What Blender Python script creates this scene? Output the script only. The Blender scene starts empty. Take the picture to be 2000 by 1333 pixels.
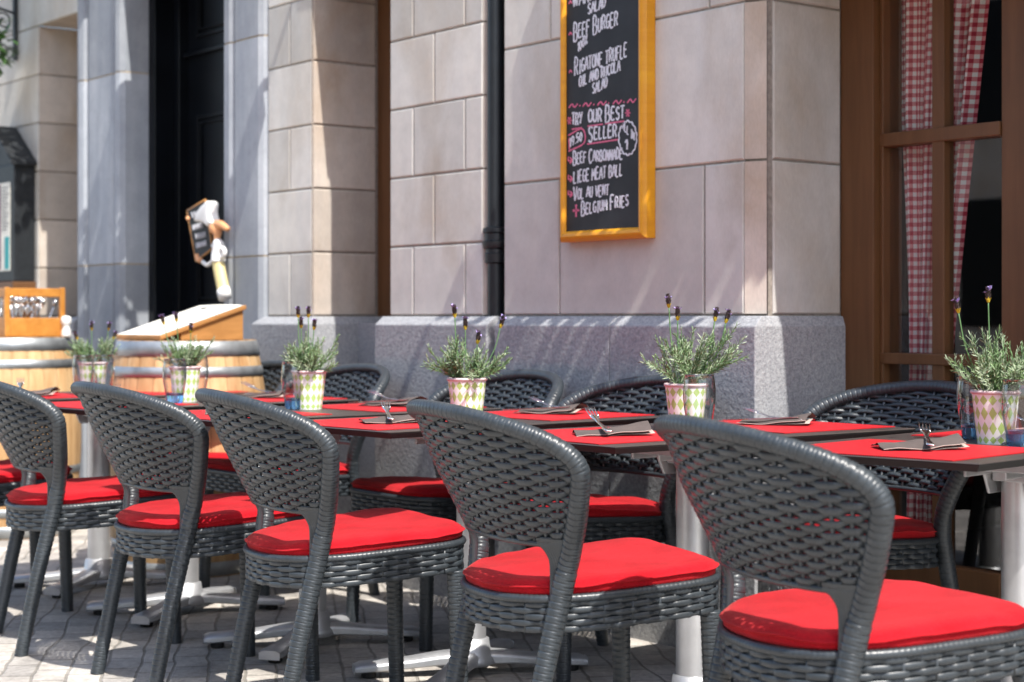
import bpy, math, random
from math import sin, cos, pi, radians as R
from mathutils import Vector, Matrix, Euler, noise as mnoise

S = bpy.context.scene
COL = S.collection
# ------------------------------------------------------------------ camera
# world: facade runs along X (left of the picture = -X), Y goes into the wall, camera above the origin
CAMH, FPX, HORIZ = 1.04, 3400.0, 622.0
TH = math.atan(2600 / FPX)
CT, ST = cos(TH), sin(TH)
cam = bpy.data.cameras.new('camera')
camo = bpy.data.objects.new('camera', cam)
COL.objects.link(camo)
camo.location = (0, 0, CAMH)
camo.rotation_euler = (R(90), 0, R(90) - TH)
cam.sensor_width = 36.0
cam.lens = FPX / 2000 * 36
cam.shift_y = (HORIZ - 666.5) / 2000
cam.clip_end = 500
cam.dof.use_dof = True
cam.dof.focus_distance = 4.25
cam.dof.aperture_fstop = 4.0
S.camera = camo
# ------------------------------------------------------------------ world, sun, exposure
SUNV = Vector((.66, -.10, 1)).normalized()
W = bpy.data.worlds.new('World'); S.world = W; W.use_nodes = True
nt = W.node_tree
bg = nt.nodes['Background']
sky = nt.nodes.new('ShaderNodeTexSky'); sky.sky_type = 'NISHITA'; sky.sun_disc = False
sky.sun_elevation = math.asin(SUNV.z); sky.sun_rotation = math.atan2(SUNV.x, SUNV.y)
sky.air_density = 1.0; sky.dust_density = 2.0; sky.ozone_density = 1.0
nt.links.new(sky.outputs[0], bg.inputs[0]); bg.inputs[1].default_value = .15
sl = bpy.data.lights.new('sun', 'SUN'); sl.energy = 3.5; sl.angle = R(.55); sl.color = (1, .955, .89)
so = bpy.data.objects.new('sun', sl); COL.objects.link(so)
so.rotation_euler = SUNV.to_track_quat('Z', 'Y').to_euler()
S.view_settings.view_transform = 'Standard'; S.view_settings.look = 'None'
S.view_settings.exposure = 1.08; S.view_settings.gamma = 1
try:
    S.cycles.max_bounces = 10; S.cycles.transparent_max_bounces = 16
    S.cycles.caustics_reflective = False; S.cycles.caustics_refractive = False
except Exception:
    pass

# ------------------------------------------------------------------ authoring helper: a pixel of the photo to a point of a real plane
def atY(px, py, Y):
    k = (px - 1000) / FPX; d = Y / (ST + k * CT)
    return Vector((d * (-CT + k * ST), Y, CAMH - (py - HORIZ) * d / FPX))

# ------------------------------------------------------------------ material helpers
def newmat(name):
    m = bpy.data.materials.new(name); m.use_nodes = True
    t = m.node_tree; return m, t, t.nodes['Principled BSDF']
def nd(t, kind, **kw):
    n = t.nodes.new(kind)
    for k, v in kw.items(): setattr(n, k, v)
    return n
def coords(t, scale=(1, 1, 1), kind='Object', rot=(0, 0, 0), loc=(0, 0, 0)):
    tc = nd(t, 'ShaderNodeTexCoord'); mp = nd(t, 'ShaderNodeMapping')
    mp.inputs['Scale'].default_value = scale; mp.inputs['Rotation'].default_value = rot; mp.inputs['Location'].default_value = loc
    t.links.new(tc.outputs[kind], mp.inputs[0]); return mp.outputs[0]
def noi(t, vec, scale, detail=4, rough=.55, dist=0):
    n = nd(t, 'ShaderNodeTexNoise'); n.inputs['Scale'].default_value = scale; n.inputs['Detail'].default_value = detail
    n.inputs['Roughness'].default_value = rough; n.inputs['Distortion'].default_value = dist
    t.links.new(vec, n.inputs['Vector']); return n.outputs[0]
def ramp(t, fac, stops):
    r = nd(t, 'ShaderNodeValToRGB'); e = r.color_ramp.elements
    while len(e) < len(stops): e.new(.5)
    for i, (p, c) in enumerate(stops):
        e[i].position = p; e[i].color = (*c, 1) if len(c) == 3 else c
    t.links.new(fac, r.inputs[0]); return r.outputs[0]
def mix(t, fac, a, b, mode='MIX'):
    n = nd(t, 'ShaderNodeMix', data_type='RGBA', blend_type=mode)
    for i, v in ((0, fac), (6, a), (7, b)):
        if hasattr(v, 'default_value') or hasattr(v, 'links'): t.links.new(v, n.inputs[i])
        else: n.inputs[i].default_value = v if i == 0 else ((*v, 1) if len(v) == 3 else v)
    return n.outputs[2]
def mth(t, op, a, b=None, c=None):
    n = nd(t, 'ShaderNodeMath', operation=op)
    for i, v in enumerate((a, b, c)):
        if v is None: continue
        if hasattr(v, 'links'): t.links.new(v, n.inputs[i])
        else: n.inputs[i].default_value = v
    return n.outputs[0]
def bump(t, p, h, strength=.3, dist=.005):
    b = nd(t, 'ShaderNodeBump'); b.inputs['Strength'].default_value = strength; b.inputs['Distance'].default_value = dist
    t.links.new(h, b.inputs['Height']); t.links.new(b.outputs[0], p.inputs['Normal'])
def simple(name, col, rough=.5, metal=0, nscale=None, var=.15, spec=None, bumpd=None):
    m, t, p = newmat(name)
    p.inputs['Roughness'].default_value = rough; p.inputs['Metallic'].default_value = metal
    if spec is not None: p.inputs['Specular IOR Level'].default_value = spec
    if nscale:
        n = noi(t, coords(t), nscale, 5)
        c = ramp(t, n, [(.3, tuple(x * (1 - var) for x in col)), (.7, tuple(min(1, x * (1 + var)) for x in col))])
        t.links.new(c, p.inputs['Base Color'])
        if bumpd: bump(t, p, n, .4, bumpd)
    else: p.inputs['Base Color'].default_value = (*col, 1)
    return m

# ---- stone of the wall: per-block tint attribute, vertical streaks, stains, fine tooling
def stone_mat(name, base, warm, dark, warmth=.5):
    m, t, p = newmat(name)
    v = coords(t)
    at = nd(t, 'ShaderNodeAttribute', attribute_name='tint')
    streak = noi(t, coords(t, (7, 7, .7)), 1.6, 6, .6)
    big = noi(t, coords(t, (1, 1, .55)), 2.3, 5, .6, .4)
    mid = noi(t, v, 11, 6, .62)
    fine = noi(t, coords(t, (1, 1, .3)), 170, 3, .6)
    c = mix(t, ramp(t, streak, [(.36, (0,)*3), (.66, (1,)*3)]), base, warm)
    c = mix(t, mth(t, 'MULTIPLY', ramp(t, big, [(.48, (0,)*3), (.72, (1,)*3)]), warmth), c, dark)
    c = mix(t, mth(t, 'MULTIPLY', ramp(t, mid, [(.3, (1,)*3), (.62, (0,)*3)]), .4), c, tuple(x * .72 for x in base))
    c = mix(t, .22, c, ramp(t, fine, [(.3, (.42,)*3), (.7, (.68,)*3)]), 'OVERLAY')
    hs = nd(t, 'ShaderNodeHueSaturation'); t.links.new(c, hs.inputs['Color'])
    t.links.new(mth(t, 'ADD', mth(t, 'MULTIPLY', at.outputs['Fac'], .32), .82), hs.inputs['Value'])
    t.links.new(hs.outputs[0], p.inputs['Base Color'])
    p.inputs['Roughness'].default_value = .88; p.inputs['Specular IOR Level'].default_value = .25
    bump(t, p, mth(t, 'ADD', mth(t, 'MULTIPLY', fine, .5), mid), .35, .002)
    return m
M = {}
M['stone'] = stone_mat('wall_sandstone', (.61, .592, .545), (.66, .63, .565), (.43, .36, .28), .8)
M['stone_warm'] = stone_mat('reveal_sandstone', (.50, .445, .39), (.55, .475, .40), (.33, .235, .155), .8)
M['bluestone'] = stone_mat('door_bluestone', (.31, .335, .37), (.39, .41, .435), (.22, .24, .27), .7)
M['mortar'] = simple('joint_mortar', (.27, .235, .20), .95, 0, 60, .25)
M['pointing'] = simple('tan_pointing', (.42, .34, .24), .95, 0, 60, .25)
def granite():
    m, t, p = newmat('plinth_granite')
    v = coords(t)
    a = noi(t, v, 170, 3, .7); b = noi(t, v, 75, 4, .65); big = noi(t, v, 3, 4)
    c = ramp(t, mth(t, 'ADD', mth(t, 'MULTIPLY', a, .55), mth(t, 'MULTIPLY', b, .45)), [(.34, (.19, .194, .203)), (.5, (.32, .325, .336)), (.66, (.46, .465, .472))])
    c = mix(t, mth(t, 'MULTIPLY', ramp(t, big, [(.4, (0,)*3), (.7, (1,)*3)]), .35), c, (.2, .21, .235))
    t.links.new(c, p.inputs['Base Color']); p.inputs['Roughness'].default_value = .8
    bump(t, p, b, .7, .005)
    return m
M['granite'] = granite()
def ground_mat():
    m, t, p = newmat('street_setts')
    v = coords(t, rot=(0, 0, R(30)))
    wob = noi(t, v, 2.4, 3)
    vv = nd(t, 'ShaderNodeVectorMath', operation='ADD')
    sc = nd(t, 'ShaderNodeVectorMath', operation='SCALE'); sc.inputs['Scale'].default_value = .06
    nn = nd(t, 'ShaderNodeTexNoise'); nn.inputs['Scale'].default_value = 3.2; nn.inputs['Detail'].default_value = 3
    t.links.new(v, nn.inputs['Vector']); t.links.new(nn.outputs[1], sc.inputs[0])
    t.links.new(v, vv.inputs[0]); t.links.new(sc.outputs[0], vv.inputs[1])
    br = nd(t, 'ShaderNodeTexBrick'); br.offset = .5; br.squash = 1
    t.links.new(vv.outputs[0], br.inputs['Vector'])
    for k, x in (('Scale', 1), ('Mortar Size', .006), ('Mortar Smooth', .6), ('Bias', 0), ('Brick Width', .15), ('Row Height', .10)): br.inputs[k].default_value = x
    br.inputs['Color1'].default_value = (.49, .45, .40, 1); br.inputs['Color2'].default_value = (.33, .31, .285, 1); br.inputs['Mortar'].default_value = (.24, .222, .195, 1)
    n1 = noi(t, v, 6, 6, .6); n2 = noi(t, v, 45, 5, .65)
    c = mix(t, .95, br.outputs[0], ramp(t, n1, [(.3, (.34,)*3), (.7, (.66,)*3)]), 'OVERLAY')
    c = mix(t, .5, c, ramp(t, n2, [(.3, (.28,)*3), (.7, (.72,)*3)]), 'OVERLAY')
    t.links.new(c, p.inputs['Base Color']); p.inputs['Roughness'].default_value = .85
    h = mth(t, 'ADD', mth(t, 'MULTIPLY', mth(t, 'SUBTRACT', 1, br.outputs['Fac']), .8), mth(t, 'MULTIPLY', n1, .7))
    bump(t, p, mth(t, 'ADD', h, mth(t, 'MULTIPLY', n2, .4)), .55, .014)
    return m
M['setts'] = ground_mat()
def wood(name, dark, light, rough=.5, sc=(1, 1, 12), ns=3.0, coat=0):
    m, t, p = newmat(name)
    n = noi(t, coords(t, sc), ns, 6, .6, .6); n2 = noi(t, coords(t), 5, 4)
    c = ramp(t, n, [(.3, dark), (.7, light)])
    c = mix(t, .35, c, ramp(t, n2, [(.3, (.38,)*3), (.7, (.62,)*3)]), 'OVERLAY')
    t.links.new(c, p.inputs['Base Color']); p.inputs['Roughness'].default_value = rough
    p.inputs['Coat Weight'].default_value = coat
    bump(t, p, n, .15, .002)
    return m
M['window_wood'] = wood('brown_painted_wood', (.105, .043, .013), (.15, .066, .023), .5, (14, 14, .9), 2.5, 0)
M['barrel_wood'] = None
def barrel_wood():
    m, t, p = newmat('barrel_oak')
    at = nd(t, 'ShaderNodeAttribute', attribute_name='tint')
    n = noi(t, coords(t, (9, 9, 1)), 2.5, 6, .6, .4); st = noi(t, coords(t, (5, 5, .8)), 2.2, 4)
    c = ramp(t, n, [(.28, (.40, .22, .095)), (.55, (.58, .375, .185)), (.75, (.66, .465, .265))])
    c = mix(t, mth(t, 'MULTIPLY', ramp(t, st, [(.5, (0,)*3), (.72, (1,)*3)]), .6), c, (.36, .15, .04))
    hs = nd(t, 'ShaderNodeHueSaturation'); t.links.new(c, hs.inputs['Color'])
    t.links.new(mth(t, 'ADD', mth(t, 'MULTIPLY', at.outputs['Fac'], .26), .85), hs.inputs['Value'])
    t.links.new(hs.outputs[0], p.inputs['Base Color']); p.inputs['Roughness'].default_value = .6
    return m
M['barrel_wood'] = barrel_wood()
M['caddy_wood'] = wood('varnished_pine', (.40, .15, .02), (.56, .25, .05), .4, (1, 9, 9), 2.2, .3)
M['lectern_wood'] = wood('lectern_wood', (.30, .14, .04), (.45, .22, .07), .5, (2, 2, 9), 3)
M['galv'] = simple('galvanised_hoop', (.36, .38, .39), .45, .75, 14, .25)
M['black_door'] = simple('black_gloss_paint', (.004, .005, .007), .28, 0, 4, .3, spec=.15)
M['black_iron'] = simple('black_iron', (.018, .021, .024), .5, .2, 30, .3)
M['pipe'] = simple('cast_iron_pipe', (.012, .015, .018), .45, .1, 12, .25)
M['rattan'] = None
def rattan(name, col):
    m, t, p = newmat(name)
    n = noi(t, coords(t), 22, 5); n2 = noi(t, coords(t), 260, 2)
    c = ramp(t, n, [(.3, tuple(x * .8 for x in col)), (.72, tuple(x * 1.35 for x in col))])
    t.links.new(c, p.inputs['Base Color'])
    t.links.new(ramp(t, n2, [(.3, (.32,)*3), (.7, (.44,)*3)]), p.inputs['Roughness'])
    p.inputs['Specular IOR Level'].default_value = .6
    bump(t, p, n2, .12, .0006)
    return m
M['rattan'] = rattan('slate_grey_resin', (.030, .037, .043))
def cushion_mat():
    m, t, p = newmat('red_cotton')
    n = noi(t, coords(t), 190, 3, .75); b = noi(t, coords(t), 9, 4)
    c = ramp(t, b, [(.3, (.32, .004, .010)), (.7, (.46, .010, .018))])
    c = mix(t, .6, c, ramp(t, n, [(.3, (.34,)*3), (.7, (.64,)*3)]), 'OVERLAY')
    t.links.new(c, p.inputs['Base Color']); p.inputs['Roughness'].default_value = .95
    p.inputs['Specular IOR Level'].default_value = .12; p.inputs['Sheen Weight'].default_value = .25
    p.inputs['Sheen Tint'].default_value = (1, .35, .3, 1)
    bump(t, p, mth(t, 'ADD', mth(t, 'MULTIPLY', n, .35), b), .6, .008)
    return m
M['red'] = cushion_mat()
def mat_red():
    m, t, p = newmat('red_ribbed_vinyl')
    w = nd(t, 'ShaderNodeTexWave', wave_type='BANDS', bands_direction='X'); w.inputs['Scale'].default_value = 58
    t.links.new(coords(t), w.inputs[0])
    c = ramp(t, w.outputs[1], [(.0, (.34, .007, .013)), (.55, (.55, .013, .020))])
    t.links.new(c, p.inputs['Base Color']); p.inputs['Roughness'].default_value = .5
    bump(t, p, w.outputs[1], .5, .002)
    return m
M['placemat'] = mat_red()
M['tabletop'] = simple('wenge_laminate', (.055, .044, .040), .38, 0, 8, .25)
M['alu'] = simple('brushed_aluminium', (.62, .62, .63), .38, .7, 20, .08)
M['alu_cast'] = simple('cast_aluminium_foot', (.55, .56, .58), .45, .65, 14, .15)
M['rubber_shade'] = simple('rubber_and_edge_shade', (.015, .015, .015), .7)  # rubber of the glides, and the shade painted on the table edges
M['napkin'] = simple('brown_paper_napkin', (.085, .066, .060), .9, 0, 35, .12)
M['napkin_in'] = simple('napkin_pale_lining', (.42, .35, .31), .9, 0, 35, .08)
M['steel'] = simple('cutlery_steel', (.72, .71, .69), .16, 1)
M['leaf'] = simple('lavender_leaf', (.175, .265, .115), .6, 0, 60, .35)
M['leaf_b'] = simple('lavender_leaf_grey', (.31, .38, .24), .6, 0, 60, .3)
M['stem'] = simple('flower_stem', (.10, .21, .075), .6, 0, 40, .2)
M['spike'] = simple('lavender_spike', (.055, .038, .034), .75, 0, 120, .5)
M['yellow'] = simple('spike_base', (.50, .36, .02), .7, 0, 120, .3)
M['violet'] = simple('violet_petal', (.38, .31, .62), .7, 0, 90, .25)
M['soil'] = simple('potting_soil', (.03, .02, .014), .95, 0, 90, .5)
M['basket_leaf'] = simple('basket_leaf', (.05, .14, .02), .5, 0, 30, .4)
M['white'] = simple('white_paint', (.78, .77, .74), .55, 0, 12, .06)
M['cream'] = simple('cream_paper', (.74, .72, .64), .8, 0, 14, .05)
M['orange'] = wood('orange_painted_frame', (.66, .27, .006), (.76, .34, .010), .42, (1, 1, 8), 3)
M['board'] = simple('blackboard_slate', (.012, .013, .015), .6, 0, 7, .6)
M['chalk'] = simple('white_chalk_pen', (.76, .77, .82), .8)
M['pink'] = simple('pink_chalk_pen', (.72, .16, .27), .8)
M['skin'] = simple('painted_skin', (.68, .33, .15), .45, 0, 20, .12)
M['apron_yellow'] = simple('painted_yellow', (.72, .60, .28), .5, 0, 20, .08)
M['teal'] = simple('teal_print', (.02, .33, .34), .6)
M['plum'] = simple('plum_print', (.14, .05, .09), .6)
M['room'] = simple('dark_room', (.03, .018, .012), .9)
M['sign_red'] = simple('dark_red', (.10, .006, .02), .6)
def clear_glass(name, tint, refl=1.0, edge=4.5, rimtint=1.0, base_r=.04):
    m = bpy.data.materials.new(name); m.use_nodes = True; t = m.node_tree; t.nodes.clear()
    o = nd(t, 'ShaderNodeOutputMaterial'); tr = nd(t, 'ShaderNodeBsdfTransparent'); g = nd(t, 'ShaderNodeBsdfGlossy'); f = nd(t, 'ShaderNodeLayerWeight'); x = nd(t, 'ShaderNodeMixShader')
    g.inputs['Roughness'].default_value = .005; f.inputs[0].default_value = .5; fr_ = mth(t, 'ADD', base_r, mth(t, 'MULTIPLY', .9, mth(t, 'POWER', f.outputs['Facing'], edge))); t.links.new(mix(t, mth(t, 'POWER', f.outputs['Facing'], 1.5), tint, tuple(x * rimtint for x in tint)), tr.inputs[0])
    t.links.new(mth(t, 'MINIMUM', mth(t, 'MULTIPLY', fr_, refl), 1.0), x.inputs[0])
    t.links.new(tr.outputs[0], x.inputs[1]); t.links.new(g.outputs[0], x.inputs[2]); t.links.new(x.outputs[0], o.inputs[0])
    return m
M['pane'] = clear_glass('window_glass', (.93, .94, .93), 3.2)
M['tumbler'] = clear_glass('tumbler_glass', (.95, .96, .965), 1.2, 2.0, .03, .09)
m, t, p = newmat('blue_glass_base'); M['blueglass'] = m
p.inputs['Base Color'].default_value = (.22, .55, 1, 1); p.inputs['Roughness'].default_value = .04; p.inputs['Transmission Weight'].default_value = .88; p.inputs['IOR'].default_value = 1.45
def gingham():
    m, t, p = newmat('red_gingham')
    uv = nd(t, 'ShaderNodeTexCoord').outputs['UV']; sp = nd(t, 'ShaderNodeSeparateXYZ'); t.links.new(uv, sp.inputs[0])
    a = mth(t, 'GREATER_THAN', mth(t, 'FRACT', mth(t, 'MULTIPLY', sp.outputs[0], 1)), .5)
    b = mth(t, 'GREATER_THAN', mth(t, 'FRACT', mth(t, 'MULTIPLY', sp.outputs[1], 1)), .5)
    s = mth(t, 'MULTIPLY', mth(t, 'ADD', a, b), .5)
    c = ramp(t, s, [(0, (.84, .82, .78)), (.5, (.66, .26, .27)), (1, (.42, .04, .065))])
    t.links.new(c, p.inputs['Base Color']); p.inputs['Roughness'].default_value = .9; p.inputs['Specular IOR Level'].default_value = .1
    return m
M['gingham'] = gingham()
def harlequin():
    m, t, p = newmat('harlequin_pot')
    uv = nd(t, 'ShaderNodeTexCoord').outputs['UV']; sp = nd(t, 'ShaderNodeSeparateXYZ'); t.links.new(uv, sp.inputs[0])
    fu = mth(t, 'ABSOLUTE', mth(t, 'SUBTRACT', mth(t, 'FRACT', sp.outputs[0]), .5)); fv = mth(t, 'ABSOLUTE', mth(t, 'SUBTRACT', mth(t, 'FRACT', sp.outputs[1]), .5))
    s = mth(t, 'LESS_THAN', mth(t, 'ADD', fu, fv), .46)
    c = mix(t, s, (.84, .86, .81), (.44, .61, .19))
    t.links.new(c, p.inputs['Base Color']); p.inputs['Roughness'].default_value = .4
    return m
M['pot'] = harlequin()
M['pot_rim'] = simple('pot_rim_pink', (.66, .52, .52), .4)

# ------------------------------------------------------------------ mesh helpers
class MB:
    def __init__(s): s.v = []; s.f = []; s.uv = {}; s.tint = []; s.mi = {}; s.cur = 0; s.ct = .5
    def add(s, vs, fs, uvs=None):
        o = len(s.v); s.v += [tuple(x) for x in vs]
        for i, f in enumerate(fs):
            k = len(s.f); s.f.append(tuple(o + j for j in f)); s.tint.append(s.ct)
            if s.cur: s.mi[k] = s.cur
            if uvs: s.uv[k] = [uvs[j] for j in f]
        return s
    def box(s, x0, x1, y0, y1, z0, z1, c=0, skip=''):
        if c:
            # chamfered box
            V = []; 
            for ax in range(3):
                pass
        vs = [(x0, y0, z0), (x1, y0, z0), (x1, y1, z0), (x0, y1, z0), (x0, y0, z1), (x1, y0, z1), (x1, y1, z1), (x0, y1, z1)]
        return s.add(vs, [(0, 3, 2, 1), (4, 5, 6, 7), (0, 1, 5, 4), (1, 2, 6, 5), (2, 3, 7, 6), (3, 0, 4, 7)])
    def obox(s, mat, sx, sy, sz):
        vs = [mat @ Vector((x * sx / 2, y * sy / 2, z * sz / 2)) for z in (-1, 1) for y in (-1, 1) for x in (-1, 1)]
        return s.add(vs, [(0, 2, 3, 1), (4, 5, 7, 6), (0, 1, 5, 4), (1, 3, 7, 5), (3, 2, 6, 7), (2, 0, 4, 6)])
    def tube(s, pts, rad, n=10, bumpf=None, caps=True, ell=(1, 1), up=(0, 0, 1), closed=False):
        pts = [Vector(p) for p in pts]; N = len(pts); vs = []; fs = []; L = 0
        ref = None
        for i, p in enumerate(pts):
            a = pts[i - 1] if i else (pts[-1] if closed else p); b = pts[(i + 1) % N] if (i < N - 1 or closed) else p
            tn = (b - a).normalized()
            if ref is None:
                u = Vector(up); 
                if abs(u.dot(tn)) > .95: u = Vector((1, 0, 0)) if abs(tn.x) < .9 else Vector((0, 1, 0))
                ref = u
            e1 = (ref - tn * ref.dot(tn)).normalized(); e2 = tn.cross(e1); ref = e1
            if i: L += (p - pts[i - 1]).length
            r = rad(i / (N - 1)) if callable(rad) else rad
            for j in range(n):
                a_ = 2 * pi * j / n
                rr = r * (bumpf(L, a_) if bumpf else 1)
                vs.append(p + e1 * cos(a_) * rr * ell[0] + e2 * sin(a_) * rr * ell[1])
        for i in range(N if closed else N - 1):
            for j in range(n):
                k = (i + 1) % N
                fs.append((i * n + j, i * n + (j + 1) % n, k * n + (j + 1) % n, k * n + j))
        if caps and not closed:
            fs.append(tuple(reversed(range(n)))); fs.append(tuple((N - 1) * n + j for j in range(n)))
        return s.add(vs, fs)
    def lathe(s, prof, n=32, c=(0, 0, 0), ur=1, uvs=False, close=False, vscale=1):
        vs = []; fs = []; uv = []; m = len(prof)
        nn = n + 1 if uvs else n
        for i, (r, z) in enumerate(prof):
            for j in range(nn):
                a = 2 * pi * j / n; vs.append((c[0] + r * cos(a), c[1] + r * sin(a), c[2] + z)); uv.append((j / n * ur, i / (m - 1) * vscale))
        for i in range(m - 1):
            for j in range(n):
                k = j + 1 if uvs else (j + 1) % n
                fs.append((i * nn + j, i * nn + k, (i + 1) * nn + k, (i + 1) * nn + j))
        if close:
            fs.append(tuple(reversed(range(n)))); fs.append(tuple((m - 1) * nn + j for j in range(n)))
        return s.add(vs, fs, uv if uvs else None)
    def grid(s, fn, nu, nv, uvf=None, flip=False):
        vs = []; uv = []; fs = []
        for i in range(nu + 1):
            for j in range(nv + 1):
                u, v = i / nu, j / nv; vs.append(fn(u, v)); uv.append(uvf(u, v) if uvf else (u, v))
        for i in range(nu):
            for j in range(nv):
                a = i * (nv + 1) + j; f = (a, a + nv + 1, a + nv + 2, a + 1)
                fs.append(tuple(reversed(f)) if flip else f)
        return s.add(vs, fs, uv)
    def prism(s, poly, z0, z1):
        n = len(poly); vs = [(x, y, z0) for x, y in poly] + [(x, y, z1) for x, y in poly]
        return s.add(vs, [tuple(reversed(range(n))), tuple(range(n, 2 * n))] + [(i, (i + 1) % n, n + (i + 1) % n, n + i) for i in range(n)])
    def xf(s, mat):
        s.v = [tuple(mat @ Vector(p)) for p in s.v]; return s
    def build(s, name, mats, parent=None, smooth=False, bevel=0, bseg=2):
        me = bpy.data.meshes.new(name); me.from_pydata(s.v, [], s.f)
        if not isinstance(mats, (list, tuple)): mats = [mats]
        for m_ in mats: me.materials.append(m_)
        if s.mi:
            for k, v in s.mi.items(): me.polygons[k].material_index = v
        if s.uv:
            ul = me.uv_layers.new(name='UVMap')
            for k, uvs in s.uv.items():
                for li, q in zip(me.polygons[k].loop_indices, uvs): ul.data[li].uv = q
        at = me.attributes.new('tint', 'FLOAT', 'FACE'); at.data.foreach_set('value', s.tint)
        me.update()
        if smooth:
            me.polygons.foreach_set('use_smooth', [True] * len(me.polygons))
            if smooth != 1: 
                try: me.set_sharp_from_angle(angle=R(smooth))
                except Exception: pass
        o = bpy.data.objects.new(name, me); COL.objects.link(o)
        if parent: o.parent = parent
        if bevel:
            b = o.modifiers.new('bevel', 'BEVEL'); b.width = bevel; b.segments = bseg; b.limit_method = 'ANGLE'; b.angle_limit = R(40)
        return o
def tag(o, label=None, cat=None, group=None, kind=None):
    if label: o['label'] = label
    if cat: o['category'] = cat
    if group: o['group'] = group
    if kind: o['kind'] = kind
    return o
def thing(name, label, cat, loc=(0, 0, 0), rz=0, group=None):
    o = bpy.data.objects.new(name, None); COL.objects.link(o); o.location = loc; o.rotation_euler = (0, 0, rz); o.empty_display_size = .1
    return tag(o, label, cat, group)
def dup(root, loc, rz=0, label=None, group=None):
    r = root.copy(); COL.objects.link(r); r.location = loc; r.rotation_euler = (0, 0, rz)
    if label: r['label'] = label
    if group: r['group'] = group
    for ch in list(root.children):
        c = ch.copy(); COL.objects.link(c); c.parent = r
        for g in list(ch.children):
            d = g.copy(); COL.objects.link(d); d.parent = c
    return r
def smooth01(x): x = max(0, min(1, x)); return x * x * (3 - 2 * x)
def interp(tab, x):
    if x <= tab[0][0]: a, b = tab[0], tab[1]
    elif x >= tab[-1][0]: a, b = tab[-2], tab[-1]
    else:
        for a, b in zip(tab, tab[1:]):
            if a[0] <= x <= b[0]: break
    return a[1] + (b[1] - a[1]) * (x - a[0]) / (b[0] - a[0])
def crom(P, per=8):
    P = [Vector(p) for p in P]; out = []
    for i in range(len(P) - 1):
        p0 = P[i - 1] if i else P[i] * 2 - P[i + 1]; p1, p2 = P[i], P[i + 1]; p3 = P[i + 2] if i + 2 < len(P) else P[i + 1] * 2 - P[i]
        for k in range(per):
            q = k / per
            out.append(.5 * ((2 * p1) + (p2 - p0) * q + (2 * p0 - 5 * p1 + 4 * p2 - p3) * q * q + (3 * p1 - p0 - 3 * p2 + p3) * q ** 3))
    out.append(P[-1]); return out
def resample(pts, step):
    pts = [Vector(p) for p in pts]; L = [0]
    for a, b in zip(pts, pts[1:]): L.append(L[-1] + (b - a).length)
    n = max(2, int(L[-1] / step)); out = []; j = 0
    for i in range(n + 1):
        s = L[-1] * i / n
        while j < len(L) - 2 and L[j + 1] < s: j += 1
        q = (s - L[j]) / max(1e-9, L[j + 1] - L[j]); out.append(pts[j].lerp(pts[j + 1], q))
    return out
rnd = random.Random(11)

# ------------------------------------------------------------------ the setting: ground
g = MB(); g.add([(-60, -40, 0), (40, -40, 0), (40, 40, 0), (-60, 40, 0)], [(0, 1, 2, 3)])
tag(g.build('ground', M['setts']), kind='structure')

# ------------------------------------------------------------------ the building
FY = 3.8           # stone face
PY = 3.75          # plinth face
ZC = [1.05 + .2702 * i for i in range(8)]
bld = thing('building', 'pale sandstone building with grey granite plinth, black door and brown windows behind the terrace', 'building', (0, FY, 0))
def loc(p): return (p[0], p[1] - FY, p[2])
def block(mb, fn, a0, a1, z0, z1, gap=.0035, dep=.007):
    """one ashlar: a raised panel with eased edges; fn(a, z, outward) gives the point"""
    mb.ct = rnd.random()
    A0, A1, B0, B1 = a0 + gap, a1 - gap, z0 + gap, z1 - gap; e = .004
    vs = [fn(A0, B0, -dep), fn(A1, B0, -dep), fn(A1, B1, -dep), fn(A0, B1, -dep),
          fn(A0, B0, -e), fn(A1, B0, -e), fn(A1, B1, -e), fn(A0, B1, -e),
          fn(A0 + e, B0 + e, 0), fn(A1 - e, B0 + e, 0), fn(A1 - e, B1 - e, 0), fn(A0 + e, B1 - e, 0)]
    fs = [(8, 9, 10, 11)]
    for i in range(4):
        j = (i + 1) % 4; fs += [(i, j, 4 + j, 4 + i), (4 + i, 4 + j, 8 + j, 8 + i)]
    mb.add(vs, fs)
def front(Y): return lambda a, z, o: loc((a, Y - o, z))
def side(X): return lambda a, z, o: loc((X + o, a, z))           # faces +X
def wall_part(name, blocks, fn, mat, backing):
    mb = MB()
    for (a0, a1, z0, z1) in blocks: block(mb, fn, a0, a1, z0, z1)
    a0, a1, z0, z1 = backing; mb.cur = 1; mb.ct = .5
    mb.add([fn(a0, z0, -.0065), fn(a1, z0, -.0065), fn(a1, z1, -.0065), fn(a0, z1, -.0065)], [(0, 1, 2, 3)])
    return mb.build(name, [mat, M['mortar']], bld)
ZT = 3.2
def courses(zs, joints, x0, x1):
    out = []
    for i, (z0, z1) in enumerate(zip(zs, zs[1:])):
        xs = [x0] + sorted(joints[i % len(joints)]) + [x1]
        out += [(a, b, z0, z1) for a, b in zip(xs, xs[1:])]
    return out
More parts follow.
